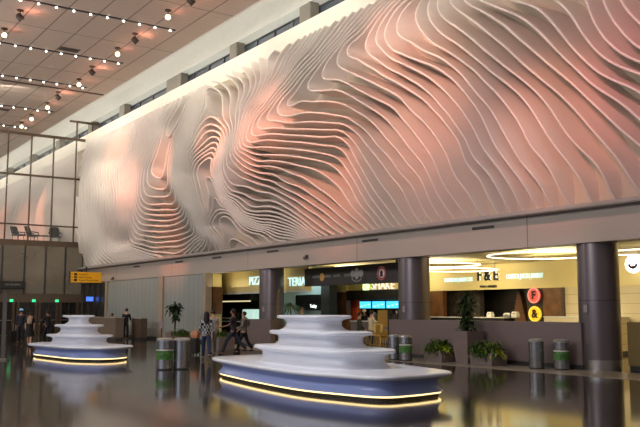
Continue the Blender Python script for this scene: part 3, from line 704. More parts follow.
# ------------------------------------------------------------------ ring lights of the food court
M_ring = mat('ring_glow', (255, 246, 220), emit=2.4, ecol=(255, 244, 214))
def ring(label, px, py, z, r):
    c = onZ(px, py, z); t = thing('ring_light', label, 'light', tuple(c), 0, 'ring lights under the food court ceiling')
    MB().tube([(r * cos(a), r * sin(a), 0) for a in np.linspace(0, 2 * pi, 65)], .024, 8, cap=False).build('glowing_ring', M_ring, t, smooth=1)
    for k in range(3):
        a = 2 * pi * k / 3 + .4; MB().tube([(r * cos(a), r * sin(a), .03), (r * cos(a), r * sin(a), 3.915 - z)], .008, 5).build('cable', M_mull, t)
ring('white ring light right of the three character sign, nearest ring', 545, 255.5, 3.75, 2.1)
ring('white ring light left of the three character sign, upper of two', 440, 265, 3.72, 1.75)
ring('white ring light left of the three character sign, lower of two', 458, 270, 3.55, 1.75)
ring('white ring light above the dark hanging sign', 366, 267, 3.8, 1.5)
ring('white ring light right of the round column at the right edge', 655, 252, 3.78, 1.7)

# ------------------------------------------------------------------ ceiling lights
M_lampglow = mat('lamp_glow', (255, 250, 240), emit=7)
rows = [(-38.4, 17.15, 'nearest row'), (-45.45, 17.05, 'second row away'), (-51.9, 17.1, 'third row away'), (-59.75, 17.25, 'fourth row away'), (-66.2, 17.3, 'fifth row, beyond the glass')]
for x, ye, wh in rows:
    t = thing('ceiling_light_track', 'dark ceiling track of small white lamps, ' + wh, 'ceiling light', (x, ye, ZC), 0, 'lamp tracks across the ceiling')
    MB().box(-.06, .06, -22.5, .0, -.05, 0).build('rail', M_mull, t)
    lamp = None
    for k in range(27):
        y = -.28 - k * .83
        if lamp is None:
            lamp = MB().lathe([(.03, 0), (.05, -.02), (.06, -.07), (.005, -.07)], 12, cap=False).build('lamp', M_lampglow, t, smooth=1)
        else:
            c = lamp.copy(); C.objects.link(c)
            lamp_ = c
        (lamp if k == 0 else lamp_).location = (0, y, -.05)
M_fix = mat('fixture_dark', (74, 62, 54), .5, .2); M_lens = mat('spot_lens', (255, 226, 190), emit=8, ecol=(255, 214, 160)); M_lensoff = mat('lens_dark', (30, 24, 22), .2)
PINK = (1.0, .30, .22)
def spot(px, py, lit, label, glow):
    c = onZ(px, py, ZC - .35)
    t = thing('ceiling_spotlight', label, 'spotlight', (c[0], c[1], ZC), 0, None)
    MB().lathe([(.16, 0), (.16, -.05), (.05, -.06)], 16).build('canopy', M_fix, t, smooth=1)
    MB().tube([(0, 0, -.05), (0, 0, -.2)], .025, 8).build('stem', M_fix, t)
    d = (Vector((0, -.6, -1)) if lit else Vector((.15, .8, -.75))).normalized()
    if lit: d = (Vector((0, 0, CAMH)) - Vector((c[0], c[1], ZC - .35))).normalized()
    R = Vector((0, 0, -1)).rotation_difference(d)
    h = MB().lathe([(.10, .18), (.15, .12), (.16, -.14), (.15, -.17)], 18).build('housing', M_fix, t, smooth=1)
    h.location = (0, 0, -.36); h.rotation_mode = 'QUATERNION'; h.rotation_quaternion = R
    MB().lathe([(.125, -.172), (.0, -.18)], 18, cap=False).build('lens', M_lens if lit else M_lensoff, h)
    if glow:
        L_ = bpy.data.lights.new('glow', 'POINT'); L_.energy = 16 if not lit else 6; L_.color = (1, .38, .26); L_.shadow_soft_size = .2
        o = bpy.data.objects.new('pink_glow', L_); C.objects.link(o); o.location = (c[0] + .1, c[1] + .5, ZC - .42)
    return c
for i, (px, py, lit, lab) in enumerate([
    (191, 1, 0, 'unlit dark spotlight with pink glow, nearest one at the top edge'), (168, 17, 1, 'bright warm spotlight nearest the cove, at the end of the nearest lamp track'),
    (135, 40, 0, 'dark spotlight with pink glow between the nearest two lamp tracks'), (117.5, 54, 1, 'bright warm spotlight above the end of the second lamp track'),
    (92, 72, 0, 'dark spotlight with pink glow between the second and third lamp tracks'), (79, 84.5, 1, 'bright warm spotlight at the end of the third lamp track'),
    (58, 97, 0, 'dark spotlight with pink glow beyond the dark ceiling joint'), (47.5, 107.5, 1, 'bright warm spotlight at the end of the fourth lamp track'),
    (31.5, 119, 1, 'bright warm spotlight just above the glass screen, right of another'), (21.5, 126.5, 1, 'bright warm spotlight lowest above the glass screen'),
    (20, 17, 0, 'dark spotlight with pink glow near the top left corner'), (4.3, 35, 1, 'bright warm spotlight at the left edge above the second lamp track')]):
    spot(px, py, lit, lab, True)
for (px, py, lab) in ((69, 49.5, 'small dark vent in the ceiling beside the second lamp track'), (1, 109, 'small dark vent in the ceiling at the left edge')):
    c = onZ(px, py, ZC); t = thing('ceiling_vent', lab, 'vent', tuple(c))
    MB().box(-.3, .3, -.55, .55, -.03, 0).build('frame', mat('ceil_vent', (120, 100, 90), .6), t)
    for k in range(4): MB().box(-.22 + k * .13, -.17 + k * .13, -.5, .5, -.045, -.028).build('slat', M_mull, t)
# security camera domes under the beam
for (px, py, lab) in ((307, 258, 'small security camera on the beam above the hanging sign'), (113.5, 279, 'small security camera on the wall right of the yellow sign')):
    c = onY(px, py, YW - .01); t = thing('security_camera', lab, 'security camera', tuple(c))
    MB().box(-.09, .09, -.06, .01, -.02, .14, bev=.02).build('bracket', M_fix, t); MB().ball((0, -.12, 0), .085, .085, .085, 14, 8).build('dome', mat('dome_grey', (110, 102, 100), .2), t, smooth=1)

# ------------------------------------------------------------------ bins
M_bin = mat('bin_steel', (150, 150, 150), 0.27, 0.85, var=.1, scale=5); M_lid = mat('bin_lid', (196, 196, 194), .3, .7)
M_green = mat('green_wrap', (74, 120, 54), .5, var=.6, scale=9)
def bin_(x, y, label, wrap, r=.29, h=.92):
    t = thing('litter_bin', label, 'bin', (x, y, 0.006 if y > 18.45 else 0), rz=.3)
    MB().lathe([(r * .95, 0), (r * .97, .04)], 28).build('foot', M_mull, t, smooth=1)
    MB().lathe([(r, .04), (r, h - .06)], 28).build('drum', M_bin, t, smooth=1)
    MB().lathe([(r * 1.01, h - .06), (r * 1.02, h - .02), (r * .8, h + .02), (r * .4, h + .03), (r * .36, h - .01)], 28).build('lid', M_lid, t, smooth=1)
    MB().lathe([(r * .35, h - .012), (r * .0 + .01, h - .012)], 20).build('opening', M_dark, t)
    if wrap:
        MB().lathe([(r * 1.012, h * .33), (r * 1.012, h * .62)], 28, cap=False).build('printed_band', M_green, t, smooth=1)
        MB().lathe([(r * 1.018, h * .62), (r * 1.018, h * .66)], 28, cap=False).build('band_edge', M_white, t, smooth=1)
for px, py, lab, w in ((166, 369.5, 'steel bin with a printed green band, left of the pair near the small bench', 1), (183, 369, 'plain steel bin, right of the pair near the small bench', 0),
                       (395.5, 360, 'plain steel bin behind the right end of the large bench', 0), (407, 361, 'steel bin with a green band behind the right end of the large bench', 1),
                       (538, 369, 'plain steel bin against the long low wall left of the right column', 0), (563, 370, 'steel bin with a green band nearest the right column', 1)):
    c = onZ(px, py, 0); bin_(c[0], c[1] - .05, lab, w, *((.245, .9) if px < 200 else (.225, .86)))

# ------------------------------------------------------------------ plants
M_planter = mat('planter_brown', (126, 110, 106), .45, var=.05)
def leafmat(name, rgb): return mat(name, rgb, .45, var=.45, scale=4)
def blade(mb, base, d, ln, w, droop, n=6):
    """One arching strap leaf."""
    d = Vector(d).normalized(); side = d.cross(Vector((0, 0, 1))); side = side.normalized() if side.length > 1e-3 else Vector((1, 0, 0))
    p = Vector(base); L_, R_ = [], []
    for i in range(n + 1):
        u = i / n; q = p + d * ln * u + Vector((0, 0, -droop * u * u * ln)); ww = w * sin(pi * (0.12 + .88 * u)) if u < 1 else 0.002
        L_.append(mb.bm.verts.new(q + side * ww)); R_.append(mb.bm.verts.new(q - side * ww))
    for i in range(n): mb.face([L_[i], L_[i + 1], R_[i + 1], R_[i]])
def fern(mb, c, n, ln, rnd, w=.03, lift=(.3, 1.4), droop=(.3, .9)):
    for i in range(n):
        a = rnd.uniform(0, 2 * pi); e = rnd.uniform(*lift)
        blade(mb, (c[0] + rnd.uniform(-.12, .12), c[1] + rnd.uniform(-.1, .1), c[2]), (cos(a), sin(a), e), ln * rnd.uniform(.6, 1.1), w, rnd.uniform(*droop))
def leaves(mb, c, rx, rz, n, s, rnd):
    for i in range(n):
        v = Vector((rnd.gauss(0, 1), rnd.gauss(0, 1), rnd.gauss(0, 1))).normalized() * rnd.random() ** .4
        blade(mb, (c[0] + v.x * rx, c[1] + v.y * rx, c[2] + v.z * rz), (rnd.uniform(-1, 1), rnd.uniform(-1, 1), rnd.uniform(-.6, .8)), s * rnd.uniform(.7, 1.3), s * .22, .5, 3)
def planter(x, y, label, w0, w1, h, kind, seed, dpt=None):
    rnd = random.Random(seed); t = thing('potted_plant', label, 'plant', (x, y, 0.006 if y > 18.45 and x > -38 else 0))
    d0, d1 = (dpt or w0), (dpt or w1)
    m_ = MB(); m_.loops([[(sx * a, sy * b, z) for sx, sy in ((-1, -1), (1, -1), (1, 1), (-1, 1))] for a, b, z in ((w0, d0, 0), (w1, d1, h), (w1 - .03, d1 - .03, h), (w1 - .05, d1 - .05, h - .06))])
    m_.build('pot', M_planter, t)
    MB().box(-w1 + .05, w1 - .05, -d1 + .05, d1 - .05, h - .12, h - .05).build('soil', mat('soil', (40, 30, 22), .9), t)
    if kind == 'fern':
        f = MB(); fern(f, (0, 0, h - .03), 190, .72, rnd, .03, (.5, 2.2), (.3, .8)); fern(f, (-w1 * .6, 0, h - .03), 90, .58, rnd, .03, (.4, 1.8)); fern(f, (w1 * .6, 0, h - .03), 90, .58, rnd, .03, (.4, 1.8))
        f.build('bright_fronds', leafmat('leaf_bright', (196, 212, 66)), t)
        f = MB(); leaves(f, (0, -.06, h + .12), w1 + .04, .32, 520, .18, rnd); f.build('dark_leaves', leafmat('leaf_dark', (62, 90, 36)), t)
    if kind == 'tree':
        MB().tube([(0, 0, h - .1), (.03, .0, h + .4), (-.02, .02, h + .9)], [.035, .03, .02], 8).build('stem', mat('bark', (70, 54, 38), .8), t, smooth=1)
        f = MB(); leaves(f, (0, 0, h + .15), .36, .22, 110, .2, rnd); leaves(f, (0, 0, h + .75), .28, .62, 260, .22, rnd); f.build('foliage', leafmat('leaf_deep', (40, 62, 28)), t)
    if kind == 'twist':
        MB().tube([(0, 0, h - .1), (.06, .0, h + .4), (-.06, .05, h + .8), (.03, 0, h + 1.15)], [.05, .05, .045, .03], 8).build('stem', mat('bark_dark', (44, 36, 28), .8), t, smooth=1)
        f = MB(); leaves(f, (0, 0, h + 1.25), .42, .28, 170, .26, rnd); leaves(f, (.12, 0, h + .75), .22, .2, 60, .22, rnd); f.build('foliage', leafmat('leaf_deep', (40, 62, 28)), t)
    if kind == 'bush':
        f = MB(); fern(f, (0, 0, h), 170, .75, rnd, .035, (.2, 1.2)); f.build('fronds', leafmat('leaf_mid', (92, 122, 36)), t)
        f = MB(); leaves(f, (0, 0, h + .12), .5, .25, 160, .2, rnd); f.build('dark_leaves', leafmat('leaf_dark', (62, 90, 36)), t)
    if kind == 'palm':
        MB().tube([(0, 0, h - .1), (.04, .0, h + .5), (0, .02, h + .9)], [.05, .04, .03], 8).build('stem', mat('bark', (70, 54, 38), .8), t, smooth=1)
        f = MB(); fern(f, (0, 0, h + .85), 90, .85, rnd, .035, (-.1, 1.5), (.5, 1.2)); f.build('fronds', leafmat('leaf_palm', (70, 84, 44)), t)
    return t
def gnd(px, py, z=0): c = onZ(px, py, z); return c[0], c[1]
x, y = gnd(445, 361.5); planter(x, 19.55, 'low square planter of bright ferns left of the tall tapered planter', .42, .46, .36, 'fern', 1, .34)
x, y = gnd(468, 363.5); planter(x, y, 'tall tapered planter with a slim dark green shrub against the low wall', .27, .40, 1.06, 'tree', 2)
x, y = gnd(491, 365.0); planter(x + .12, 19.5, 'low square planter of bright ferns right of the tall tapered planter', .45, .49, .38, 'fern', 3, .34)
x, y = gnd(176, 343.5); planter(x, y - .1, 'dark potted tree with a twisted stem by the panelled wall', .3, .36, .6, 'twist', 4)
x, y = gnd(188, 346); planter(x + .3, y - .5, 'bushy green potted plant right of the twisted stem tree', .42, .46, .5, 'bush', 5)
planter(-34.0, 17.6, 'square planter with bushy plants behind the left end of the large bench', .8, .82, .55, 'bush', 6, .4)
x, y = onY(290.5, 300, 24.2)[:2]; planter(x, y, 'slender palm in a pot behind the left column near the television', .25, .3, 1.1, 'palm', 7)

# ------------------------------------------------------------------ information desk
M_desk = mat('desk_wood', (122, 106, 90), .4, var=.08, scale=.9)
t = box_thing('information_desk', 'grey brown information desk with a pale end, behind the small bench', 'desk', -53.0, -46.9, 17.6, 18.1, 0, 1.32, M_desk, mat('desk_top', (170, 160, 146), .4))
t = box_thing('information_desk', 'dark end panel of the information desk right of the standing attendant', 'desk', float(onY(131.5, 320, 18.9)[0]), float(onY(141, 320, 18.9)[0]), 18.9, 19.3, 0, 1.28, mat('desk_dark', (96, 80, 66), .4, var=.08), mat('desk_top', (170, 160, 146), .4))
# grey post at the left edge
x, y = gnd(2.5, 360); t = thing('glass_end_post', 'grey glazed end post at the left edge of the view', 'post', (x, y, 0))
MB().box(-.05, .05, -.07, .07, 0, 2.35, bev=.01).build('post_shaft', mat('post_grey', (112, 108, 102), .25, .3), t); MB().box(-.1, .1, -.12, .12, 0, .06).build('base_plate', M_steel, t)
# small lectern near the twisted tree
x, y = gnd(160.5, 342); t = thing('notice_stand', 'small grey notice stand left of the twisted stem tree', 'stand', (x, y, 0))
MB().box(-.3, .3, -.02, .02, .75, 1.15).build('board', mat('board_grey', (150, 138, 142), .5), t); MB().tube([(0, .03, 0), (0, .03, .9)], .03).build('pole', M_mull, t); MB().box(-.28, .28, -.18, .22, 0, .04).build('base', M_mull, t)

# ------------------------------------------------------------------ lounge chairs and tables on the mezzanine
M_chair = mat('chair_black', (28, 25, 25), .5)
def lounge(px, py, rz, label):
    c = onX(px, py, -62.6); c = (c[0], c[1], 6.75); t = thing('lounge_chair', label, 'chair', c, rz, None)
    m_ = MB(); n = 9
    m_.loops([[(-.36 + .72 * k / n, -.30 + .1 * (2 * k / n - 1) ** 2 * -1, z) for k in range(n + 1)] + [(.36 - .72 * k / n, .3, z) for k in range(n + 1)] for z in (.40, .52)])
    m_.build('seat', M_chair, t, smooth=1)
    m_ = MB(); rr = []
    for z, y, w in ((.45, .30, .34), (.7, .40, .38), (1.0, .52, .36), (1.12, .56, .28)):
        rr.append([(-w, y - .12, z), (-w * .5, y, z), (0, y + .03, z), (w * .5, y, z), (w, y - .12, z), (w, y - .05, z), (w * .5, y + .07, z), (0, y + .1, z), (-w * .5, y + .07, z), (-w, y - .05, z)])
    m_.loops(rr); m_.build('backrest', M_chair, t, smooth=1)
    for s in (-1, 1):
        MB().tube([(s * .4, -.25, .42), (s * .42, -.25, .66), (s * .42, .3, .72)], .04, 8).build('armrest', M_chair, t, smooth=1)
        for y in (-.25, .25): MB().tube([(s * .26, y, .42), (s * .33, y * 1.15, 0)], .022, 6).build('leg', M_chair, t)
lounge(18, 239.2, 2.2, 'black lounge chair on the mezzanine behind the glass, leftmost of three'); lounge(32.5, 240, 3.3, 'black lounge chair seen from behind on the mezzanine, middle of three'); lounge(55, 241.5, 4.2, 'black lounge chair on the mezzanine behind the glass, rightmost of three')
c = onX(43.5, 240.5, -62.6); c[2] = 6.75; t = thing('side_table', 'small low table between the mezzanine lounge chairs', 'table', tuple(c))
MB().lathe([(.42, .46), (.42, .5)], 24).build('table_top', M_chair, t, smooth=1); MB().lathe([(.03, .03), (.03, .46)], 10).build('pedestal', M_steel, t, smooth=1); MB().lathe([(.25, 0), (.24, .03)], 20).build('base', M_steel, t, smooth=1)

# gold stools and tables of the burger court
M_goldm = mat('gold_metal', (186, 148, 64), .35, .5)
def gold_chair(px, py, rz, label):
    x, y = gnd(px, py); t = thing('bar_stool', label, 'stool', (x, y, 0), rz, 'gold stools at the burger counter')
    MB().box(-.22, .22, -.22, .22, .68, .73, bev=.02).build('seat', M_goldm, t)
    m_ = MB(); m_.box(-.21, .21, .19, .22, .82, 1.15, bev=.02); m_.build('backrest', M_goldm, t)
    for sx in (-1, 1):
        MB().tube([(sx * .19, .2, .7), (sx * .2, .21, .95)], .015, 6).build('back_post', M_goldm, t)
        for sy in (-1, 1): MB().tube([(sx * .18, sy * .18, .7), (sx * .24, sy * .24, 0)], .017, 6).build('leg', M_goldm, t)
    MB().tube([(-.21, -.21, .3), (.21, -.21, .3), (.21, .21, .3), (-.21, .21, .3), (-.21, -.21, .3)], .012, 6).build('footrest', M_goldm, t)
gold_chair(377, 352, .6, 'gold bar stool behind the large bench, left of the pair'); gold_chair(383, 353.5, 2.9, 'gold bar stool behind the large bench, right of the pair')
gold_chair(372.5, 350, -1.9, 'gold bar stool behind the pair, below the person in the cream shirt')
t = thing('bar_partition', 'gold and black screen panel beside the bar stools', 'screen', (*gnd(384.5, 350), 0))
MB().box(-.45, .3, -.03, .03, 1.0, 1.75, bev=.02).build('gold_panel', M_goldm, t); MB().box(.3, .5, -.06, .06, 0, 1.75).build('black_post', M_dark, t); MB().box(-.42, .3, -.02, .02, .45, .9).build('lower_panel', M_goldm, t); MB().tube([(-.43, 0, 0), (-.43, 0, 1.1)], .025).build('post', M_goldm, t)
# counter equipment in the kitchens
rnd = random.Random(3)
for i, (px, lab) in enumerate(((374, 'small steel urn left on the burger kitchen shelf'), (381, 'dark coffee machine in the middle of the burger kitchen shelf'), (390, 'steel canister toward the right of the burger kitchen shelf'), (397, 'dark grinder at the right of the burger kitchen shelf'))):
    c = onY(px, 316, 26.2); t = thing('kitchen_machine', lab, 'appliance', (c[0], 26.2, 1.2))
    if i % 2: MB().box(-.22, .22, -.15, .15, 0, .34, bev=.03).build('body', M_dark, t); MB().lathe([(.06, .34), (.09, .5), (.09, .52)], 14).build('hopper', M_steel, t, smooth=1)
    else: MB().lathe([(.12, 0), (.13, .05), (.13, .36), (.05, .44)], 18).build('body', M_steel, t, smooth=1); MB().tube([(0, -.13, .12), (0, -.2, .12), (0, -.2, .07)], .015, 6).build('tap', M_steel, t)
for i, (px, w, h, m_, lab) in enumerate(((490.5, .14, .24, M_white, 'cream paper bag on the right counter below the three character sign'), (508, .2, .2, M_steel, 'steel tray stand on the right counter'), (515.5, .16, .26, M_white, 'white till on the right counter near the round signs'))):
    c = onY(px, 318, 28.5); t = thing(('paper_bag', 'tray_stand', 'cash_till')[i], lab, ('bag', 'stand', 'till')[i], (c[0], 28.5, 1.42))
    g = MB(); g.loops([[(sx * w * f, sy * .1 * f, z) for sx, sy in ((-1, -1), (1, -1), (1, 1), (-1, 1))] for f, z in ((1, 0), (1.05, h * .5), (.8, h))]); g.build('body', m_, t)
    MB().box(-w * .5, w * .5, -.1, -.08, h * .4, h * .7).build('face_plate', M_dark, t)
# slatted wooden pyramid rack in the dark kitchen
t = thing('bottle_rack', 'tall brown tapering rack in the dark kitchen left of the round signs', 'rack', (*onY(521, 300, 30.2)[:2], 1.2))
g = MB(); g.loops([[(sx * w, sy * .15, z) for sx, sy in ((-1, -1), (1, -1), (1, 1), (-1, 1))] for w, z in ((.42, 0), (.04, 1.45))]); g.build('body', mat('rack_brown', (110, 70, 44), .6), t)
for k in range(6):
    w = .42 - .38 * (k * .24) / 1.45; MB().box(-w - .02, w + .02, -.18, -.14, k * .24, k * .24 + .05).build('shelf', M_wood, t)
# ------------------------------------------------------------------ people
def skin_mesh(name, chains, m, sub=1):
    """chains: list of (points, radii, attach) - attach = (chain index, point index) or None. Returns a smooth skinned mesh."""
    vs, es, rs, idx = [], [], [], []
    for pts, rad, att in chains:
        my = []
        for i, (p, r) in enumerate(zip(pts, rad)):
            if i == 0 and att is not None: my.append(idx[att[0]][att[1]]); continue
            vs.append(p); rs.append(r); my.append(len(vs) - 1)
        es += list(zip(my, my[1:])); idx.append(my)
    me = bpy.data.meshes.new(name); me.from_pydata([tuple(v) for v in vs], es, [])
    o = bpy.data.objects.new(name, me); C.objects.link(o)
    md = o.modifiers.new('skin', 'SKIN'); md.use_smooth_shade = True
    if sub: sb = o.modifiers.new('sub', 'SUBSURF'); sb.levels = sb.render_levels = sub
    lay = me.skin_vertices[0].data
    for i, r in enumerate(rs):
        lay[i].radius = (r, r) if not isinstance(r, tuple) else r
    lay[0].use_root = True
    dg = bpy.context.evaluated_depsgraph_get(); dg.update()
    out = bpy.data.meshes.new_from_object(o.evaluated_get(dg)); bpy.data.objects.remove(o)
    out.name = name; out.materials.clear(); out.materials.append(m)
    out.polygons.foreach_set('use_smooth', [True] * len(out.polygons))
    return out
V = Vector
def person(label, loc_, rz, skin, top, legs, hair, stride=.0, armL=(.0, .0), armR=(.0, .0), h=1.72, long_hair=False, skirt=False, cap=None, pack=None, sleeve=1.0, lean=0.0, bag=None, pattern=None):
    """A standing or walking figure facing local -Y. armX = (swing forward, bend)."""
    t = thing('person', label, 'person', loc_, rz); k = h / 1.72
    M_s = mat('skin_%d_%d_%d' % skin, skin, .5, var=.05)
    def S(p): return V(p) * k
    hip = V((0, 0, .93)); ln = lean
    sp = [V((0, 0, .93)), V((0, -.01 - ln * .2, 1.10)), V((0, -ln * .6, 1.28)), V((0, .01 - ln * .85, 1.42)), V((0, -.005 - ln, 1.50)), V((0, -.02 - ln, 1.56)), V((0, -.025 - ln, 1.64)), V((0, -.01 - ln, 1.71))]
    sr = [(.125, .10), (.115, .09), (.14, .10), (.11, .085), (.05, .05), (.058, .065), (.075, .09), (.05, .062)]
    def arm(s, a):
        sw, bend = a; sh = V((s * .17, -ln * .85, 1.40))
        el = sh + V((s * .05, -.27 * sin(sw), -.27 * cos(sw)))
        wr = el + V((-s * .02 * (1 + bend), -.25 * sin(sw + bend), -.25 * cos(sw + bend)))
        d = (wr - el).normalized()
        return sh, el, wr, d
    def leg(s):
        st = stride * s
        kn = V((s * .09, -.42 * sin(st) - .03, .93 - .42 * cos(st) + .0)); 
        back = .12 if st < 0 else .02
        an = kn + V((0, -.42 * sin(st * (.75 if st > 0 else 1.25)) + (.05 if st < 0 else 0), -.40 * cos(st * 1.0)))
        an.z = max(an.z, .075) if st >= 0 else max(an.z, .11)
        if st >= 0: an.z = .075
        return V((s * .085, 0, .90)), kn, an, an + V((0, -.15, -.045))
    ch = [(sp, sr, None)]
    aL, aR = arm(1, armL), arm(-1, armR)
    for (sh, el, wr, d), s in ((aL, 1), (aR, -1)):
        i = len(ch); palm = wr + d * .07
        ch.append(([sp[3], sh, el, wr, palm], [0, .052, .04, .027, (.036, .018)], (0, 3)))
        sd = V((0, -1, 0)); sd = (sd - d * sd.dot(d)).normalized()
        for f in range(4):
            q = palm + sd * (.027 - .018 * f); L_ = (.068, .078, .072, .056)[f]
            c1 = V((-s * .012, 0, 0))
            ch.append(([palm, q + d * .03, q + d * (.03 + L_ * .5) + c1, q + d * (.03 + L_) + c1 * 2.5], [0, .009, .0085, .007], (i, 4)))
        th = wr + d * .03 + sd * .035
        ch.append(([wr, th, th + d * .03 + sd * .018, th + d * .06 + sd * .02], [0, .011, .010, .008], (i, 3)))
    lg = [leg(1), leg(-1)]
    for (hp, kn, an, toe) in lg:
        ch.append(([sp[0], hp, kn, an, toe], [0, .088, .058, .038, .032], (0, 0)))
    # nose
    ch.append(([sp[6], sp[6] + V((0, -.085, -.02)), sp[6] + V((0, -.108, -.028))], [0, .02, .012], (0, 6)))
    ch = [([S(p) for p in pts], rad, att) for pts, rad, att in ch]
    link('body', skin_mesh('body', ch, M_s, 1), t)
    # shirt: torso and sleeves
    M_t = pattern or mat('cloth_%d_%d_%d' % top, top, .8, var=.15, scale=8)
    tp = [sp[0] + V((0, 0, -.1)), sp[0] + V((0, 0, .06))] + sp[1:4] + [sp[3] + V((0, 0, .05))]
    tc = [(tp, [(.17, .14), (.165, .135), (.15, .122), (.162, .125), (.132, .108), (.07, .07)], None)]
    for sh, el, wr, d in (aL, aR):
        end = wr if sleeve > .8 else sh.lerp(el, .9); 
        pts = [tp[4], sh, el, wr - d * .01] if sleeve > .8 else [tp[4], sh, end]
        tc.append((pts, [0, .07, .056, .042] if sleeve > .8 else [0, .07, .058], (0, 4)))
    link('top', skin_mesh('top', [([S(p) for p in a], b, c) for a, b, c in tc], M_t, 1), t)
    M_l = mat('cloth_%d_%d_%d' % legs, legs, .8, var=.15, scale=8)
    if skirt:
        g = MB(); g.lathe([(.15, 1.02), (.19, .9), (.23, .7), (.27, .5), (.255, .5)], 20); link_ = g.build('skirt', M_l, t, smooth=1); link_.scale = (k, k * .8, k)
    else:
        lc = [([sp[0] + V((0, 0, .07)), sp[0]], [(.14, .11), (.145, .115)], None)]
        for hp, kn, an, toe in lg: lc.append(([sp[0], hp, kn, an + V((0, 0, .02))], [0, .105, .076, .062], (0, 1)))
        link('trousers', skin_mesh('trousers', [([S(p) for p in a], b, c) for a, b, c in lc], M_l, 1), t)
    for hp, kn, an, toe in lg:
        link('shoe', skin_mesh('shoe', [([S(p) for p in (an + V((0, .05, -.03)), an + V((0, -.03, -.02)), an + V((0, -.12, -.04)), an + V((0, -.17, -.045)))], [.04, .046, .04, .028], None)], mat('shoe_dark', (30, 27, 27), .5), 1), t)
    M_h = mat('hair_%d_%d_%d' % hair, hair, .6, var=.3, scale=20)
    hd = sp[6] + V((0, .012, .018))
    g = MB(); g.ball(S(hd), .098 * k, .112 * k, .105 * k, 16, 10)
    bmesh.ops.delete(g.bm, geom=[v for v in g.bm.verts if v.co.y < S(hd).y - .045 * k and v.co.z < S(hd).z + .045 * k], context='VERTS')
    bmesh.ops.delete(g.bm, geom=[v for v in g.bm.verts if v.co.z < S(hd).z - .075 * k], context='VERTS')
    g.build('hair', M_h, t, smooth=1)
    if long_hair:
        g = MB(); g.loops([[(S(hd) + V((w * cos(a), .02 + dpt * sin(a), z)) * k) for a in np.linspace(0, 2 * pi, 14)[:-1]] for w, dpt, z in ((.09, .09, .02), (.1, .085, -.08), (.115, .07, -.2), (.12, .06, -.34), (.09, .05, -.46), (.04, .03, -.52))])
        o = g.build('long_hair', M_h, t, smooth=1); o.location = (0, .045 * k, 0)
    for s in (-1, 1):
        MB().ball(S(sp[6] + V((s * .032, -.088, .0))), .013, .009, .011, 8, 6).build('eye', mat('eye_dark', (30, 24, 20), .3), t, smooth=1)
        MB().ball(S(sp[6] + V((s * .083, .0, -.01))), .01, .02, .03, 8, 6).build('ear', M_s, t, smooth=1)
    MB().ball(S(sp[5] + V((0, -.07, .005))), .022, .008, .007, 8, 6).build('mouth', mat('lip', (140, 84, 78), .5), t, smooth=1)
    if cap:
        g = MB(); g.ball(S(hd + V((0, 0, .035))), .108 * k, .12 * k, .09 * k, 16, 8); g.box(-.07, .07, -.24, -.08, 1.69 * k, 1.705 * k); g.build('cap', mat('cap_%d_%d_%d' % cap, cap, .6, emit=.15), t, smooth=30)
    if pack:
        o = MB().box(-.115, .115, .11, .23, 1.08, 1.38, bev=.045).build('backpack', mat('pack_%d_%d_%d' % pack, pack, .7), t, smooth=40); o.location = (0, -ln * .5, 0)
        for s in (-1, 1): MB().tube([(s * .09, .12, 1.4), (s * .1, .02, 1.47), (s * .1, -.12, 1.38), (s * .11, -.06, 1.12), (s * .1, .12, 1.08)], .014, 6).build('strap', mat('pack_%d_%d_%d' % pack, pack, .7), o)
    return t
def plaid():
    m = mat('plaid_check', (225, 225, 225), .8, var=.02); nt = m.node_tree; N, L = nt.nodes, nt.links; b = N['Principled BSDF']
    ck = N.new('ShaderNodeTexChecker'); ck.inputs['Scale'].default_value = 10; tc = N.new('ShaderNodeTexCoord'); L.new(tc.outputs['Object'], ck.inputs['Vector'])
    ck.inputs['Color1'].default_value = (.02, .02, .025, 1); ck.inputs['Color2'].default_value = (.5, .5, .5, 1); L.new(ck.outputs['Color'], b.inputs['Base Color']); return m
SK = (206, 160, 132); SK2 = (160, 112, 86)
def at(px, py): c = onZ(px, py, 0); return (c[0], c[1], 0)
def face(deg): return radians(deg)      # heading of local -Y
# towards the camera direction in plan is about (0.85,-0.5); right in the picture is (+0.56,+0.83)
person('woman with long dark hair in a checked shirt and jeans walking past the bins', at(206, 360), radians(-112), SK, (200, 200, 200), (42, 54, 84), (26, 20, 18), stride=.42, armL=(.25, .2), armR=(-.3, .15), h=1.66, long_hair=True, pattern=plaid())
person('man in a pale grey shirt walking beside the woman in the checked shirt', at(212.5, 356), radians(-110), SK, (176, 166, 164), (120, 116, 104), (50, 38, 30), stride=-.3, armL=(-.2, .2), armR=(.2, .3), h=1.74, sleeve=.5)
person('man in dark shirt and jeans striding behind the left end of the large bench', at(233, 355.5), radians(-38), SK2, (38, 40, 52), (40, 48, 66), (24, 18, 16), stride=.52, armL=(.4, .9), armR=(-.2, .5), h=1.76, sleeve=.5)
person('person in a grey patterned top and black trousers walking behind the striding man', at(244, 353.5), radians(-40), SK, (120, 112, 104), (18, 17, 18), (64, 36, 26), stride=.35, armL=(.1, 1.2), armR=(.2, .7), h=1.66, pack=(90, 84, 80))
person('person in dark clothes and a light blue cap by the far doors', at(20, 343.5), radians(-105), SK2, (38, 40, 52), (30, 34, 46), (20, 16, 14), stride=.1, h=1.78, cap=(120, 180, 220))
person('person in a black dress with a beige backpack by the far doors', at(29, 346), radians(-115), SK, (20, 18, 20), (20, 18, 20), (24, 18, 16), stride=.22, h=1.62, long_hair=False, skirt=True, pack=(196, 164, 136), sleeve=.5)
person('person in black reaching out, walking behind the small bench', at(47.5, 343), radians(-60), SK2, (22, 22, 26), (20, 20, 24), (16, 13, 12), stride=.3, armL=(.5, .5), armR=(.4, .6), h=1.72, lean=.06)
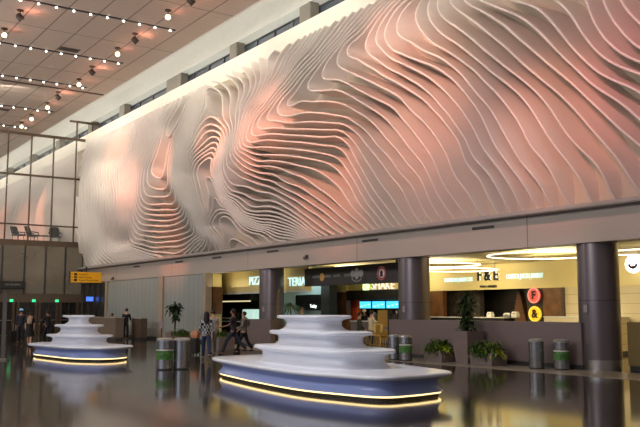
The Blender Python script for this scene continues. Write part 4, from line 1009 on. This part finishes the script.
person('attendant in a dark suit standing in the gap of the information desk', (float(onY(126, 320, 18.3)[0]), 18.3, 0), radians(-120), SK, (24, 24, 30), (22, 22, 26), (60, 40, 34), armL=(.6, .8), armR=(.4, .9), h=1.82, lean=.08)
person('dark haired attendant seated low behind the information desk', (float(onY(112, 320, 18.6)[0]), 18.6, 0), radians(-30), SK2, (26, 26, 32), (22, 22, 26), (18, 14, 12), h=1.52)
person('customer in a cream shirt ordering at the burger counter', at(371.5, 351), radians(170), SK, (234, 218, 176), (24, 22, 24), (28, 20, 16), armL=(.4, .9), armR=(.5, .9), h=1.7, sleeve=.5)
person('customer in a dark green jacket beside the cream shirted customer', at(359.5, 351), radians(140), SK, (50, 60, 50), (26, 25, 28), (40, 28, 22), armL=(.2, .6), armR=(.3, .5), h=1.62)
person('server in a pale cap behind the burger counter', (*onY(364.5, 318, 27.6)[:2], 0), radians(10), SK, (32, 30, 32), (26, 25, 28), (24, 18, 16), h=1.74, cap=(235, 215, 170), sleeve=.5)
x, y, z = onY(302.5, 312, 22.9); person('red haired person mostly hidden behind the top of the large bench', (x, y, 0), radians(20), SK, (60, 50, 50), (30, 28, 30), (130, 64, 40), h=1.84)
# luggage beside the walkers
t = thing('suitcase', 'dark wheeled suitcase beside the woman in the checked shirt', 'suitcase', at(195, 355), .4)
MB().box(-.2, .2, -.13, .13, .06, .66, bev=.05).build('shell', mat('case_dark', (34, 30, 30), .4), t, smooth=40)
MB().tube([(-.12, .1, .64), (-.12, .1, .7), (.12, .1, .7), (.12, .1, .64)], .012, 6).build('handle', M_steel, t)
for sx in (-1, 1):
    for sy in (-1, 1): MB().ball((sx * .15, sy * .09, .035), .02, .035, .035, 10, 6).build('wheel', M_dark, t)
t = thing('suitcase', 'black suitcase beside the person in the light blue cap', 'suitcase', at(12, 344), .2)
MB().box(-.24, .24, -.15, .15, .06, .7, bev=.05).build('shell', mat('case_black', (22, 21, 22), .4), t, smooth=40)
MB().tube([(-.12, .1, .68), (-.12, .1, .98), (.12, .1, .98), (.12, .1, .68)], .012, 6).build('handle', M_steel, t)
for sx in (-1, 1):
    for sy in (-1, 1): MB().ball((sx * .17, sy * .1, .035), .02, .035, .035, 10, 6).build('wheel', M_dark, t)
t = thing('tote_bag', 'orange tan bag resting on the dark suitcase by the walkers', 'bag', (at(195, 355)[0], at(195, 355)[1], .665), .4)
g = MB(); g.loops([[(sx * w, sy * d, z) for sx, sy in ((-1, -1), (1, -1), (1, 1), (-1, 1))] for w, d, z in ((.15, .08, 0), (.18, .1, .12), (.15, .06, .26))]); g.build('body', mat('bag_tan', (196, 130, 92), .6), t)
MB().tube([(-.08, 0, .25), (-.06, 0, .36), (.06, 0, .36), (.08, 0, .25)], .012, 6).build('handle', mat('bag_tan', (196, 130, 92), .6), t)
# ------------------------------------------------------------------ light
def area(name, loc_, target, e, size, col=(1, 1, 1), sy=None):
    l = bpy.data.lights.new(name, 'AREA'); l.energy = e; l.size = size; l.color = col
    if sy: l.shape = 'RECTANGLE'; l.size_y = sy
    o = bpy.data.objects.new(name, l); C.objects.link(o); o.location = loc_
    o.rotation_euler = (Vector(target) - Vector(loc_)).to_track_quat('-Z', 'Y').to_euler(); return o
def spotl(name, loc_, target, e, ang, col, blend=.7, r=.3):
    l = bpy.data.lights.new(name, 'SPOT'); l.energy = e; l.spot_size = radians(ang); l.spot_blend = blend; l.color = col; l.shadow_soft_size = r
    o = bpy.data.objects.new(name, l); C.objects.link(o); o.location = loc_
    o.rotation_euler = (Vector(target) - Vector(loc_)).to_track_quat('-Z', 'Y').to_euler(); return o
# general hall downlights in the ceiling
for x in (-66, -48, -30, -14):
    area('hall_light', (x, 7, ZC - .1), (x - 3, 17, 2), 290, 7, (1, .93, .84), 5)
for x in (-92, -110): area('hall_light', (x, 9, ZC - .1), (x, 14, 5), 2200, 8, (1, .93, .84), 5)
# wall washers aimed at the upper sculpture
def on_sc(px, py): p = onY(px, py, YW - 1.2); return Vector(p)
WARM = (1, .9, .74); PK = (1, .30, .17); PK2 = (1, .38, .28); ROSE = (1, .26, .30)
for px, py, e in ((115, 155, 2300), (165, 130, 1500), (215, 105, 2000), (300, 60, 1500), (420, 10, 1300)):
    p = on_sc(px, py); spotl('wash', (p.x + 3, 7, ZC - .4), p, e * 1.35, 44, WARM, 1)
for px, py, e, ang, col in ((112, 150, 1500, 16, PK), (128, 185, 1300, 14, PK), (160, 160, 1700, 13, PK), (158, 225, 1700, 15, PK), (212, 140, 2200, 14, PK), (262, 128, 1800, 18, PK),
                            (320, 155, 1500, 20, PK), (378, 42, 1100, 16, PK2), (415, 95, 1000, 20, PK), (470, 165, 260, 24, ROSE), (545, 112, 900, 15, PK), (628, 88, 550, 16, ROSE), (640, 20, 420, 18, ROSE)):
    p = on_sc(px, py); spotl('sculpture_spot', (p.x + 2.5, 5, ZC - .5), p, e * 6.2, ang * 1.15, col, .9)
for px, py, e in ((130, 185, 3200), (250, 150, 3600), (370, 100, 3800), (480, 60, 2600), (590, 40, 2000)):
    p = on_sc(px, py); spotl('rose_wash', (p.x + 3, 4, ZC - .5), p, e, 42, (1, .5, .47), 1.0, .6)
for x in (-68, -74, -80): spotl('sculpture_spot', (x + 5, 12, ZC - .5), (x, 19, 9), 3500, 28, PK, .9)
# food court lights under its ceiling
for x, y, e in ((-40.5, 22.9, 14), (-36, 21.3, 18), (-29.5, 24.6, 70), (-22, 25.5, 130), (-14, 25.5, 120), (-27.5, 27.3, 60), (-32.5, 28, 50)):
    area('food_court_light', (x, y, 3.86), (x, y + 2.4, 1.2), e * 1.35, 2.2, (1, .88, .58), 1.2)
for x, y, z, e in ((-20.5, 24.3, 3.2, 100), (-27.4, 25, 3.2, 100), (-15, 25.4, 3.2, 80), (-32.5, 24, 3.2, 50), (-40, 21.3, 3.0, 14)): area('food_court_fill', (x, y, z), (x, y, 4), e, 2.0, (1, .9, .64))  # added upward fill to brighten the food court ceiling, no fixture modelled
area('alcove_light', (-37.2, 24.3, 3.8), (-37.2, 25, 0), 60, 1.5, (.8, 1, 1))
area('kitchen_light', (-28.3, 29.9, 2.6), (-28.3, 30.2, 0), 8, 1.5, (1, .8, .5))
area('dusk_glazing', (-14, -22, 6), (-24, 20, 1), 1200, 34, (.66, .74, 1), 9)
for x in (-16, -40, -64): area('ceiling_fill', (x, -4, 8.5), (x - 4, 12, ZC), 1350, 6, (1, .95, .9), 3)  # added out-of-frame fill that brightens the hall ceiling, no real fixture
for x, y, tx, ty, e in ((-12, 5, -16, 11, 3000), (-20, 8, -16.5, 11, 1800), (-26, 6, -30.5, 10, 2600), (-14, 13, -19, 19.8, 900)):
    spotl('fill_spot', (x, y, ZC - .3), (tx, ty, .6), e, 30, (.86, .91, 1), .6, .25)  # unseen spots added to brighten the benches and the low wall
area('lobby_fill', (-70, 13, 6.2), (-70, 13, 0), 350, 6, (1, .9, .75), 8); area('entrance_fill', (-54, 12, ZC - .2), (-60, 14, 3), 900, 3, (1, .92, .8))  # two added fills that lift the lobby glass and door header
w = bpy.data.worlds.new('world'); scene.world = w; w.use_nodes = True
bg = w.node_tree.nodes['Background']; bg.inputs[0].default_value = (.80, .72, .76, 1); bg.inputs[1].default_value = .24
scene.view_settings.view_transform = 'Standard'; scene.view_settings.look = 'None'
scene.view_settings.exposure = 0.0

# repeats share a group phrase
for nm, g in (('round_column', 'round columns along the food court'), ('stepped_bench', 'stepped benches on the concourse floor'), ('litter_bin', 'steel litter bins'), ('ceiling_spotlight', 'spotlights on the ceiling'),
              ('lounge_chair', 'lounge chairs on the mezzanine'), ('security_camera', 'security cameras on the wall'), ('low_wall', 'low walls of the food court'), ('suitcase', 'suitcases of travellers'), ('ceiling_vent', 'vents in the ceiling'), ('kitchen_machine', 'machines on the burger counter')):
    for o in scene.objects:
        if o.parent is None and o.name.split('.')[0] == nm and 'category' in o: o['group'] = g
